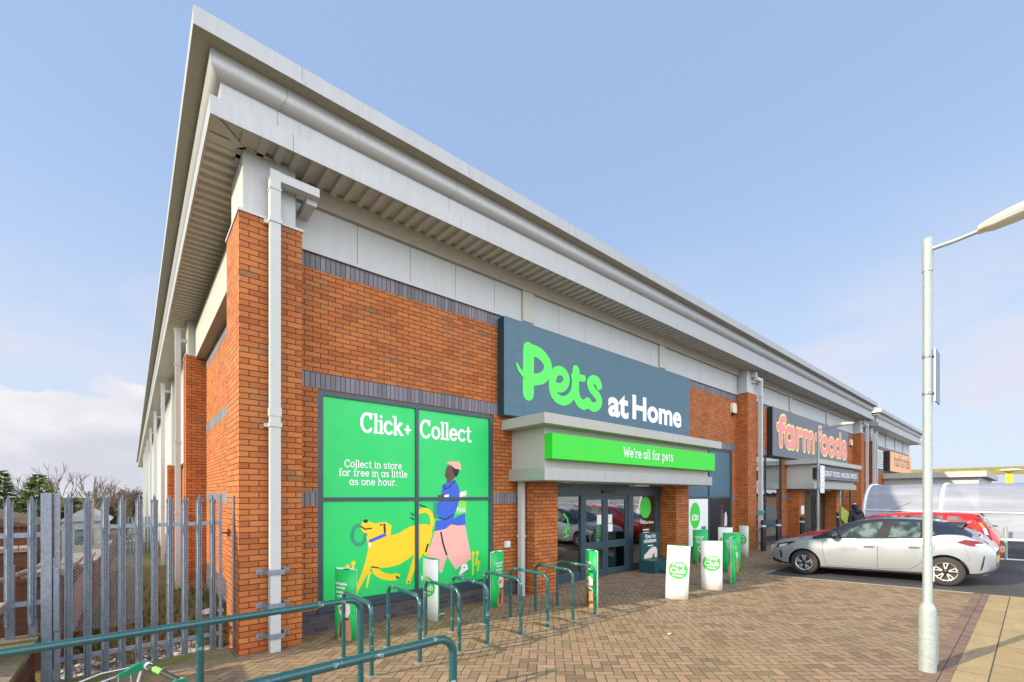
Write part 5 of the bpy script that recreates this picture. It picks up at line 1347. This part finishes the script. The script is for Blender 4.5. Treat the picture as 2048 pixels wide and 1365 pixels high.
for x, y, mt, lab, r in ((6.02,-7.0,'leaf_orange','single orange leaf on the buff footway',.05), (9.42,-2.2,'pal_blue','blue wrapper on the paving beside the torn narrow tube',.08), (2.98,-.02,'polyth','white scrap by the plinth behind the white card tube',.06), (4.95,.1,'polyth','small red and white cup litter at the canopy downpipe',.05), (4.55,-3.35,'polyth','tiny white scrap on the open herringbone paving',.035)):
    m = MB(); g = G(x,y); n = 5; vs = [(x+(i/4-.5)*2*r, y+(j/4-.5)*r, g+.006+abs(math.sin(i*1.3+j))*r*.35) for j in range(n) for i in range(n)]
    m.add(vs, [(j*n+i, j*n+i+1, j*n+n+i+1, j*n+n+i) for j in range(n-1) for i in range(n-1)]); tag(m.build('litter', mt), lab, 'litter')

# ------------------------------------------------------------------ trees behind the yard
def conifer(x, y, h, r, lab, mat, seed, grp='conifers beyond the yard'):
    rd = random.Random(seed); g = G(x,y)-.3; t = thing('conifer', lab, 'tree', (x,y,g), 0, grp)
    m = MB(); m.tube([(x,y,g),(x+.1,y,g+h*.5),(x+.05,y,g+h*.97)], [.12,.08,.015], 7); m.build('trunk', 'bark', t)
    m = MB()
    for k in range(int(95*h)):
        f = rd.random(); f = 1-(1-f)**.62 if rd.random() < .5 else f
        z = g+.1+f*(h-.1); rr = r*(1-f)**.8*rd.uniform(.5,1.12)+.06; a = rd.uniform(0,2*PI)
        b0 = Vector((x,y,z)); tip = Vector((x+rr*math.cos(a), y+rr*math.sin(a), z+rr*rd.uniform(-.15,.35)))
        n = int(7+rr*16); light = rd.random() < .55
        for i in range(n):
            q = rd.uniform(.25,1.04); p = b0.lerp(tip, q); aa = a+rd.uniform(-1.2,1.2); L = rd.uniform(.10,.24)
            d = Vector((math.cos(aa), math.sin(aa), rd.uniform(-.35,.55)))*L; sd = Vector((-math.sin(aa)*.035, math.cos(aa)*.035, rd.uniform(-.035,.035)))
            m.add([p-sd, p+sd, p+d+sd*.25, p+d-sd*.25], [(0,1,2,3)], 0 if light else 1)
    m.build('crown', [mat, 'leaf_dark'], t); return t
conifer(-7.0, 34, 5.2, 1.5, 'dark narrow conifer with a thin pointed top, the outermost tall one', 'leaf_mid', 1)
conifer(-5.1, 30, 4.75, 2.2, 'bright yellow-green conifer, the widest of the group beside the bare tree', 'leaf_mid', 2)
conifer(-8.4, 30, 3.7, 2.2, 'dark bushy conifer lower than the narrow pointed one beside it', 'leaf_dark', 3)
conifer(-3.6, 29, 3.3, 1.6, 'low dark green conifer standing before the bare tree', 'leaf_dark', 4)
conifer(-6.4, 27, 3.2, 2.0, 'low wide dark conifer below the bright yellow-green one', 'leaf_dark', 6)
conifer(-7.6, 26, 2.9, 1.6, 'dark conifer by the left picture border behind the wire mesh', 'leaf_dark', 11)
conifer(-4.6, 25.5, 2.9, 1.7, 'yellow-green low conifer directly behind the gate post', 'leaf_mid', 12)
conifer(-3.0, 27, 2.7, 1.3, 'rounded dark conifer behind the first gate pales', 'leaf_dark', 13)
conifer(-2.3, 36, 3.0, 1.5, 'small dark conifer close to the end of the alley', 'leaf_dark', 8)
def bare(x, y, h, sp, lab, seed, mat='twig', leaf=0):
    rd = random.Random(seed); g = G(x,y)-.3; t = thing('bare_tree', lab, 'tree', (x,y,g), 0, 'bare trees beyond the yard'); m = MB(); tips = []
    def grow(p, d, L, r, k):
        e = p+d*L; m.tube([p, p.lerp(e,.5)+Vector((rd.uniform(-.05,.05),rd.uniform(-.05,.05),0))*L, e], [r, r*.85, r*.66], 4 if k < 3 else 5, caps=False)
        if k == 0: tips.append(e); return
        for _ in range(rd.choice((2,3,3))):
            nd = (d+Vector((rd.uniform(-1,1)*sp, rd.uniform(-1,1)*sp, rd.uniform(-.1,.45)))).normalized(); grow(e, nd, L*rd.uniform(.62,.86), r*.62, k-1)
    for _ in range(4): grow(Vector((x+rd.uniform(-.6,.6),y,g)), Vector((rd.uniform(-.6,.6),rd.uniform(-.3,.3),1)).normalized(), h*.27, .075*h/4, 5)
    m.build('trunk', mat, t)
    if leaf:
        m = MB()
        for e in tips:
            for _ in range(leaf):
                c = e+Vector((rd.gauss(0,.2),rd.gauss(0,.2),rd.gauss(0,.25))); a = rd.uniform(0,6.3); q = .09; m.add([c+Vector((q*math.cos(a),q*math.sin(a),-q*.5)), c+Vector((-q*math.sin(a),q*math.cos(a),q)), c+Vector((-q*math.cos(a),-q*math.sin(a),q*.4))], [(0,1,2)])
        m.build('crown', 'ivy_brown', t)
bare(-4.2, 34, 5.6, .50, 'bare leafless tree with fine upright twigs beside the conifers', 7)
bare(-2.9, 38, 5.2, .5, 'smaller bare leafless tree in front of the alley end', 8)
bare(-1.5, 60, 5.2, .22, 'brown creeper-covered tree next to the far building corner', 9, 'bark', 3)

# ------------------------------------------------------------------ trolley shelter, trolleys, rails
sh = thing('trolley_shelter', 'long barrel-roofed clear trolley shelter with white hoops behind the red car', 'shelter', (19.3,-6,G(19.3,-6)))
def arch(X0=17.38, X1=21.2, zt=2.44, zb=.28, n=18):
    c, a = (X0+X1)/2, (X1-X0)/2; out = []
    for k in range(n+1):
        th = PI-PI*k/n; ex = abs(math.cos(th))**.62*(1 if math.cos(th) >= 0 else -1); ez = abs(math.sin(th))**.75
        out.append((c+a*ex, zb+(zt-zb)*ez))
    return out
AR = arch(); YS = [-2.86,-4.72,-6.58,-8.44,-10.3]
for y in YS:
    m = MB(); m.tube([(AR[0][0],y,.2)]+[(x,y,z) for x, z in AR]+[(AR[-1][0],y,.2)], .045, 8); m.build('hoop', 'white_tube', sh)
for ya, yb in zip(YS, YS[1:]):
    m = MB(); pts = AR[1:-1]; n = len(pts); m.add([(x,ya-.03,z) for x, z in pts]+[(x,yb+.03,z) for x, z in pts], [(i,i+1,n+i+1,n+i) for i in range(n-1)], 0, True); m.build('roof_sheet', 'poly', sh)
m = MB(); m.add([(x,-2.86,z) for x, z in AR[1:-1]], [tuple(range(len(AR)-2))]); m.build('end_sheet', 'poly', sh)
m = MB()
for i in (3, 15): m.tube([(AR[i][0]-.02,YS[0],AR[i][1]+.01),(AR[i][0]-.02,YS[-1],AR[i][1]+.01)], .022, 6)
m.build('purlin', 'white_tube', sh)
tr = thing('trolley_rail', 'white two-bar trolley bay rail behind the red car', 'guard rail', (17.1,-6.5,G(17.1,-6.5)))
for z in (.84,.30):
    m = MB(); gz = G(17.1,-6); m.tube([(17.1,-2.9,z-.02),(17.1,-10,z+.05)], .035, 8); m.build('rail_bar', 'white_tube', tr)
for y in (-3.0,-6.05,-9.3):
    m = MB(); m.tube([(17.1,y,.1),(17.1,y,1.20)], .04, 8); m.build('post', 'galv_light', tr)
def trolley(lab, loc, rz, grp=None):
    t = thing('shopping_trolley', lab, 'trolley', loc, rz, grp)
    # local: handle at x=0, nose towards -x, width along y
    m = MB(); W0, W1, L = .27, .20, .85
    lo = lambda s: .46+.06*s; hi = lambda s: .98-.08*s; wd = lambda s: W0+(W1-W0)*s
    for sd in (-1, 1):
        for k in range(15):
            s = k/14; m.tube([(-.06-s*L, sd*wd(s)*.9, lo(s)), (-.06-s*L, sd*wd(s), hi(s))], .0035, 4)
        for k in range(6):
            f = k/5; m.tube([(-.06, sd*(W0*.9+W0*.1*f), lo(0)+(hi(0)-lo(0))*f), (-.06-L, sd*(W1*.9+W1*.1*f), lo(1)+(hi(1)-lo(1))*f)], .0035 if k < 5 else .007, 4)
    for k in range(9):
        y = -1+2*k/8; m.tube([(-.06,y*W0*.9,lo(0)),(-.06-L,y*W1*.9,lo(1)),(-.06-L,y*W1,hi(1))], .0035, 4)
    for k in range(6):
        f = k/5; m.tube([(-.06-L,-W1*(.9+.1*f),lo(1)+(hi(1)-lo(1))*f),(-.06-L,W1*(.9+.1*f),lo(1)+(hi(1)-lo(1))*f)], .0035, 4)
        m.tube([(-.06-L*f,-wd(f)*.9,lo(f)),(-.06-L*f,wd(f)*.9,lo(f))], .0035, 4)
    m.tube([(-.06-L,-W1,hi(1)),(-.06-L,W1,hi(1))], .007, 5)
    m.build('basket', 'chrome', t, True)
    m = MB()
    for sd in (-1, 1):
        m.tube([(.0,sd*.27,1.0),(-.10,sd*.26,.62),(-.12,sd*.25,.18),(-.80,sd*.20,.16)], .010, 6); m.tube([(-.12,sd*.25,.45),(-.85,sd*.19,.48),(-.80,sd*.20,.16)], .008, 5)
        m.tube([(.0,sd*.27,1.0),(-.20,sd*.265,1.015),(-.9,sd*.2,.905)], .006, 5)
    m.build('chassis', 'chrome', t, True)
    m = MB(); m.tube([(.01,-.225,1.0),(.01,.225,1.0)], .0155, 12); h = m.build('handle', 'car_trim', t, True)
    m = MB(); m.tube([(.01,.03,1.0),(.01,.13,1.0)], .0165, 12, caps=False); m.build('grip_label', 'pal_lime', h, True)
    for sd in (-1, 1):
        m = MB(); m.prism([(.02,sd*.245-.012,.985),(.025,sd*.245-.012,1.022),(-.03,sd*.245-.012,1.028),(-.13,sd*.245-.012,.985),(-.12,sd*.245-.012,.96)], (0,.024,0)); m.build('handle_bracket', 'plastic_green', t, True, bevel=.005)
        m = MB(); m.tube([(.01,sd*.225-.012,1.0),(.01,sd*.225+.012,1.0)], .021, 12); m.build('handle_cap', 'card_white', t, True)
    for x in (-.14,-.76):
        for sd in (-1, 1):
            m = MB(); m.lathe([(0,-.014),(.05,-.014),(.058,-.006),(.058,.006),(.05,.014),(0,.014)], (x,sd*(.24 if x > -.5 else .19),.06), 14, 'Y'); m.obox((x,sd*(.24 if x > -.5 else .19),.125), (.012,0,0), (0,.016,0), (0,0,.05)); m.build('wheel', 'rubber', t, True)
    return t
T0 = trolley('shopping trolley with black handle and green corner bracket between the guard rails', (-.905,-3.29,G(-.9,-3.3)-.115), math.radians(18))
for i, (x, y, lab) in enumerate(((18.25,-5.35,'wire shopping trolley in the clear shelter, foremost of the nested row'), (18.3,-5.70,'wire shopping trolley in the clear shelter, second of the nested row'), (18.35,-6.05,'wire shopping trolley in the clear shelter, third of the nested row'))):
    dup(T0, (x,y,G(x,y)), math.radians(-80), lab, 'nested trolleys in the shelter')

# ------------------------------------------------------------------ person walking to the farther shop
def person(x, y, h, face, lab):
    g = G(x,y); t = thing('person', lab, 'person', (x,y,g), face)
    k = h/1.72
    J = {'pel':(0,0,.92),'sp':(0,-.01,1.12),'ch':(0,-.015,1.32),'nk':(0,.02,1.47),'hd':(0,.05,1.60),'ht':(0,.055,1.69),
         'sl':(-.19,0,1.38),'el':(-.26,-.03,1.12),'wl':(-.25,.10,.90),'sr':(.19,0,1.38),'er':(.27,.02,1.14),'wr':(.30,.14,.98),
         'hl':(-.10,0,.88),'kl':(-.11,.05,.48),'al':(-.11,-.02,.09),'tl':(-.12,.12,.04),'hr':(.10,0,.88),'kr':(.11,-.03,.48),'ar':(.11,-.16,.10),'tr':(.12,-.03,.04)}
    def skin(name, chain, rad, mat):
        keys = list(rad); me = bpy.data.meshes.new(name); me.from_pydata([tuple(c*k for c in J[q]) for q in keys], [(keys.index(a), keys.index(b)) for a, b in chain], [])
        o = bpy.data.objects.new(name, me); COL.objects.link(o); o.parent = t
        sk = o.modifiers.new('skin', 'SKIN'); sk.use_smooth_shade = True
        for i, q in enumerate(keys): me.skin_vertices[0].data[i].radius = (rad[q][0]*k, rad[q][1]*k)
        me.skin_vertices[0].data[0].use_root = True
        o.modifiers.new('sub', 'SUBSURF').levels = 2; o.modifiers['sub'].render_levels = 2
        me.materials.append(M[mat]); return o
    skin('body', [('pel','sp'),('sp','ch'),('ch','nk'),('nk','hd'),('hd','ht'),('pel','hl'),('hl','kl'),('kl','al'),('al','tl'),('pel','hr'),('hr','kr'),('kr','ar'),('ar','tr')],
         {'pel':(.15,.12),'sp':(.14,.11),'ch':(.16,.11),'nk':(.06,.06),'hd':(.085,.095),'ht':(.06,.07),'hl':(.09,.09),'kl':(.065,.065),'al':(.05,.05),'tl':(.045,.04),'hr':(.09,.09),'kr':(.065,.065),'ar':(.05,.05),'tr':(.045,.04)}, 'jeans')
    ct = skin('coat', [('pel','sp'),('sp','ch'),('ch','nk'),('ch','sl'),('sl','el'),('el','wl'),('ch','sr'),('sr','er'),('er','wr')],
         {'pel':(.20,.165),'sp':(.195,.16),'ch':(.20,.15),'nk':(.10,.10),'sl':(.105,.10),'el':(.085,.085),'wl':(.06,.06),'sr':(.105,.10),'er':(.085,.085),'wr':(.06,.06)}, 'coat')
    m = MB(); m.lathe([(0,-.11),(.085,-.10),(.135,-.04),(.14,.02),(.10,.075),(0,.09)], (0,-.045*k,1.46*k), 18); m.build('hood', 'coat', ct, True)
    m = MB(); m.lathe([(0,-.09),(.07,-.08),(.092,-.01),(.088,.05),(.06,.085),(0,.10)], (0,.04*k,1.61*k), 18); m.build('hood_lining', 'coat', t, True)
    m = MB(); m.lathe([(.06,.0),(.055,.03),(.03,.05),(0,.055)], (.0,.05*k,1.68*k), 14); m.build('hair', 'hair_grey', t, True)
    for sd, w in ((-1,'wl'), (1,'wr')):
        m = MB(); x0, y0, z0 = (c*k for c in J[w]); m.tube([(x0,y0,z0),(x0,y0+.03,z0-.05),(x0,y0+.045,z0-.09)], [.03,.042,.03], 8)
        for f in range(4): m.tube([(x0+(f-1.5)*.018,y0+.045,z0-.08),(x0+(f-1.5)*.019,y0+.065,z0-.12-.01*(f in (1,2))),(x0+(f-1.5)*.017,y0+.05,z0-.15-.012*(f in (1,2)))], [.0095,.009,.007], 6)
        m.tube([(x0-sd*.03,y0+.04,z0-.04),(x0-sd*.045,y0+.07,z0-.08)], [.011,.009], 6); m.build('hand', 'skin', t, True)
    return t
person(16.85, -2.79, 1.60, math.radians(-38), 'person in a black hooded coat seen from behind near the trolley shelter')
m = MB(); m.prism([(16.42,-2.50,1.72),(16.62,-2.66,1.52),(16.66,-2.70,1.12),(16.58,-2.63,1.10),(16.42,-2.50,1.30)], (.05,.06,0)); tag(m.build('shopping_bag', 'bag_print', fixn=True), 'yellow-green patterned bag held beside the person in black', 'bag')

# ------------------------------------------------------------------ next retail building along the row
H = thing('retail_building', 'farther, slightly lower brick retail building carrying the pale orange sign', 'building', (41,.4,0))
m = MB(); m.box(33.85,34.6,0,.7,-.2,5.45); m.build('brick_pier', 'brick', H)
m = MB(); m.box(33.9,34.55,.05,.39,5.451,6.35); m.build('pier_casing', 'white_panel', H)
m = MB(); m.box(34.6,49,.4,.7,-.2,5.45); m.build('brick_wall', 'brick', H)
m = MB(); m.box(34.6,49,.395,.3995,5.25,5.455); m.box(34.6,49,.395,.3995,3.62,3.85); m.build('soldier_course', 'blue_soldier', H)
m = MB()
for k in range(9): m.box(34.6+k*1.6+.005,34.6+(k+1)*1.6-.01,.37,.399,5.47,6.35)
m.build('cladding', 'white_panel', H)
m = MB()
for k in range(4): m.box(36.4+k*3.2,36.52+k*3.2,.33,.3695,5.48,6.35)
m.build('cover_strip', 'fascia_under', H)
def swp(name, prof, mat, smooth=False):
    m = MB(); n = len(prof); vs = [(33.47-o+.1 if False else 33.47+.52-o, 1.2, z) for o, z in prof]+[(33.47+.52-o, -o, z) for o, z in prof]+[(49.5, -o, z) for o, z in prof]
    [m.add(vs[s*n:(s+2)*n], [(i, i+1, n+i+1, n+i) for i in range(n-1)], 0, smooth) for s in (0,1)]; m.build(name, mat, H)
dz = -.18
swp('roof_fascia', [(.2,7.54+dz),(.52,7.52+dz),(.521,7.31+dz),(.30,7.30+dz)], 'silver'); swp('bullnose_gutter', [(o,z+dz) for o, z in bull], 'silver', True)
swp('lower_fascia', [(.226,7.037+dz),(.227,6.755+dz),(.347,6.745+dz),(.345,6.522+dz),(-.4,6.53+dz)], 'silver')
m = MB(); m.add([(33.75,-.2,7.35),(49.5,-.2,7.35),(49.5,40,8.6),(33.75,40,8.6)], [(0,1,2,3)]); m.build('roof', 'roof_far', H)
m = MB(); m.box(33.72,33.85,-.16,-.04,.1,5.9); m.box(34.45,34.58,-.15,-.04,.1,6.1); m.build('downpipe', 'pipe', H)
m = MB(); m.box(39.6,47.6,.08,.39,3.80,5.20,0); hs = thing('shop_sign', 'distant pale orange sign with black lettering', 'sign', (43.6,.08,3.8)); m.build('sign_box', 'hf_orange', hs)
m = MB(); m.box(39.3,39.598,.07,.39,3.80,5.20); m.build('side_panel', 'sign_black', hs)
f = YT(.0785); m = MB(); stroke_text(m, 'hal', 40.9, 42.9, 4.22, .56, f, .17, False); stroke_text(m, 'fords', 42.9, 47.2, 4.22, .56, f, .17, False); m.build('lettering', 'pal_black', hs)
for x0, x1, lab in ((35.3,38.6,'grey patterned board between the downpipes and the pale orange sign'), (47.7,49,'grey patterned board past the far end of the pale orange sign')):
    b = thing('sign_board', lab, 'sign', ((x0+x1)/2,.3,3.9)); m = MB(); m.box(x0,x1,.30,.39,3.9,5.15); m.build('board', 'pal_grey', b)
    m = MB(); rd = random.Random(int(x0))
    for r in range(7):
        x = x0+.1
        while x < x1-.3: w = rd.uniform(.1,.4); m.box(x, x+w, .296, .2995, 4.02+r*.155, 4.09+r*.155); x += w+.08
    m.build('pattern_print', 'sign_grey', b)
m = MB(); m.box(39,52,-4.6,.39,3.24,3.60); m.build('entrance_lobby', 'cream_panel', H)
m = MB(); m.box(39.4,51.6,-4.25,.39,-.1,3.239); m.build('lobby_wall', 'white_panel', H)
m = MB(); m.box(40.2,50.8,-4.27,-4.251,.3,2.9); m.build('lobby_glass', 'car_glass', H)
FB = thing('far_building', 'distant shed with blue-grey roof and yellow mossy roof edge', 'building', (90,-10,.2))
m = MB(); m.box(82,98,-60,22,0,2.6); m.build('wall', 'old_brick', FB)
m = MB(); m.prism([(80.5,-61,2.5),(99.5,-61,2.5),(90,-61,5.35)], (0,84,0)); m.build('roof', 'roof_far', FB, fixn=True)
m = MB(); m.prism([(88.7,-61,5.0),(91,-61,5.0),(91,-61,6.0),(89.3,-61,6.0)], (0,84,0)); m.build('ridge', 'yellow_moss', FB, fixn=True)
ys = thing('yellow_sign', 'distant yellow sign post with white lamp head above the shelter', 'sign', (62,-4.9,.3))
m = MB(); m.box(61.95,62.15,-5.15,-4.7,3.2,4.3); m.build('panel', 'pal_yellow', ys)
m = MB(); m.tube([(62.05,-4.93,.1),(62.05,-4.93,3.2)], .06, 8); m.build('pole', 'galv', ys)
m = MB(); m.lathe([(.1,4.31),(.7,4.4),(.85,4.47),(.5,4.56),(0,4.6)], (62,-5.0,0), 16); m.build('lamp_head', 'card_white', ys)

# ------------------------------------------------------------------ sky, sun, camera
SKY_LOW, SKY_HIGH, SKY_TINT, SKY_SHRED = (3.4,3.9,4.6,1), (2.15,3.0,4.6,1), (1,1,1,1), (3.95,3.85,4.35,1)
CLOUD_A, CLOUD_B, BIG, FILL_X, FILL_Y = (3.35,3.4,3.85,1), (4.7,4.7,4.8,1), (13.2,13.6,14.6,1), -.35, -.94
SUN_EL, SUN_AZ = math.radians(25), math.atan2(-.965, .262)   # azimuth from +Y towards +X
w = bpy.data.worlds.new('World'); SC.world = w; w.use_nodes = True; nt = w.node_tree; nt.nodes.clear()
def wn(t, **k):
    n = nt.nodes.new(t)
    for a, b in k.items(): setattr(n, a, b)
    return n
ow = wn('ShaderNodeOutputWorld'); bg = wn('ShaderNodeBackground'); bg.inputs[1].default_value = .15
sky = wn('ShaderNodeTexSky', sky_type='NISHITA', sun_disc=False); sky.sun_elevation = SUN_EL; sky.sun_rotation = SUN_AZ; sky.air_density = 1.; sky.dust_density = 1.2; sky.ozone_density = 1.6; sky.altitude = 60
tc = wn('ShaderNodeTexCoord'); sp = wn('ShaderNodeSeparateXYZ'); nt.links.new(tc.outputs['Generated'], sp.inputs[0])
def wm(op, a, b=None):
    n = wn('ShaderNodeMath', operation=op)
    for i, v in enumerate((a, b)):
        if v is None: continue
        if isinstance(v, bpy.types.NodeSocket): nt.links.new(v, n.inputs[i])
        else: n.inputs[i].default_value = v
    return n.outputs[0]
def wmr(v, a, b, c=0, d=1):
    n = wn('ShaderNodeMapRange', interpolation_type='SMOOTHSTEP'); nt.links.new(v, n.inputs[0])
    for i, q in enumerate((a,b,c,d)): n.inputs[i+1].default_value = q
    return n.outputs[0]
mp = wn('ShaderNodeMapping'); nt.links.new(tc.outputs['Generated'], mp.inputs[0]); mp.inputs['Scale'].default_value = (1,1,2.0); mp.inputs['Location'].default_value = (.31,.12,.0)
nz = wn('ShaderNodeTexNoise'); nt.links.new(mp.outputs[0], nz.inputs[0]); nz.inputs['Scale'].default_value = 3.3; nz.inputs['Detail'].default_value = 8; nz.inputs['Roughness'].default_value = .52
n2 = wn('ShaderNodeTexNoise'); nt.links.new(mp.outputs[0], n2.inputs[0]); n2.inputs['Scale'].default_value = 5.; n2.inputs['Detail'].default_value = 5
xx, yy, zz = sp.outputs
# low cloud bank, fuller over the alley side, thin shreds elsewhere
side = wmr(wm('SUBTRACT', yy, wm('MULTIPLY', xx, .8)), .1, .9)
lvl = wm('ADD', wm('MULTIPLY', side, .16), .02)
bank = wmr(wm('SUBTRACT', wm('ADD', lvl, wm('MULTIPLY', wm('SUBTRACT', nz.outputs[0], .5), .46)), zz), -.004, .010)
hc = wn('ShaderNodeMix', data_type='RGBA'); nt.links.new(wmr(zz, .0, .62), hc.inputs[0]); hc.inputs[6].default_value = SKY_LOW; hc.inputs[7].default_value = SKY_HIGH
hz = wn('ShaderNodeMix', data_type='RGBA'); nt.links.new(wmr(zz, .65, -.02, .72, .92), hz.inputs[0]); nt.links.new(sky.outputs[0], hz.inputs[6]); nt.links.new(hc.outputs[2], hz.inputs[7])
tint = wn('ShaderNodeMix', data_type='RGBA', blend_type='MULTIPLY'); tint.inputs[0].default_value = 1; nt.links.new(hz.outputs[2], tint.inputs[6]); tint.inputs[7].default_value = SKY_TINT
shred = wm('MULTIPLY', wmr(nz.outputs[0], .42, .62), wmr(zz, .50, .12, 0, .8))
m0 = wn('ShaderNodeMix', data_type='RGBA'); nt.links.new(shred, m0.inputs[0]); nt.links.new(tint.outputs[2], m0.inputs[6]); m0.inputs[7].default_value = SKY_SHRED
mx = wn('ShaderNodeMix', data_type='RGBA'); nt.links.new(bank, mx.inputs[0]); nt.links.new(m0.outputs[2], mx.inputs[6])
cl = wn('ShaderNodeMix', data_type='RGBA'); nt.links.new(wmr(wm('SUBTRACT', n2.outputs[0], wm('MULTIPLY', wm('SUBTRACT', wm('ADD', lvl, wm('MULTIPLY', wm('SUBTRACT', nz.outputs[0], .5), .46)), zz), 3.2)), .05, .6), cl.inputs[0]); cl.inputs[6].default_value = CLOUD_A; cl.inputs[7].default_value = CLOUD_B; nt.links.new(cl.outputs[2], mx.inputs[7])
# added bright cloud behind the camera, unseen, to light the shaded shop front
dn = wm('ADD', wm('MULTIPLY', xx, FILL_X), wm('MULTIPLY', yy, FILL_Y))
big = wm('MULTIPLY', wmr(wm('ADD', dn, wm('MULTIPLY', wm('SUBTRACT', nz.outputs[0], .5), .5)), .15, .55), wmr(zz, .95, .6))
bm_ = wn('ShaderNodeMix', data_type='RGBA'); nt.links.new(big, bm_.inputs[0]); nt.links.new(mx.outputs[2], bm_.inputs[6]); bm_.inputs[7].default_value = BIG
mx = bm_
nt.links.new(mx.outputs[2], bg.inputs[0]); nt.links.new(bg.outputs[0], ow.inputs[0])
sl = bpy.data.lights.new('sun', 'SUN'); sl.energy = 4.9; sl.angle = math.radians(.8); sl.color = (1,.86,.62)
so = bpy.data.objects.new('sun', sl); COL.objects.link(so)
d = Vector((math.sin(SUN_AZ)*math.cos(SUN_EL), math.cos(SUN_AZ)*math.cos(SUN_EL), math.sin(SUN_EL)))
so.rotation_euler = d.to_track_quat('Z', 'Y').to_euler(); so.location = (-20, 10, 30)
cam = bpy.data.cameras.new('camera'); co = bpy.data.objects.new('camera', cam); COL.objects.link(co); SC.camera = co
co.location = (-1.0402,-6.5995,2.05); co.rotation_euler = (PI/2,0,math.radians(-40.4))
cam.sensor_width = 36; cam.lens = 893/2048*36; cam.shift_y = (992-682.5)/2048; cam.clip_end = 3000; cam.clip_start = .05
vs = SC.view_settings; vs.view_transform = 'Standard'; vs.look = 'None'; vs.exposure = .45; vs.gamma = 1
SC.cycles.use_denoising = True
SC.cycles.max_bounces = 8; SC.cycles.transparent_max_bounces = 16
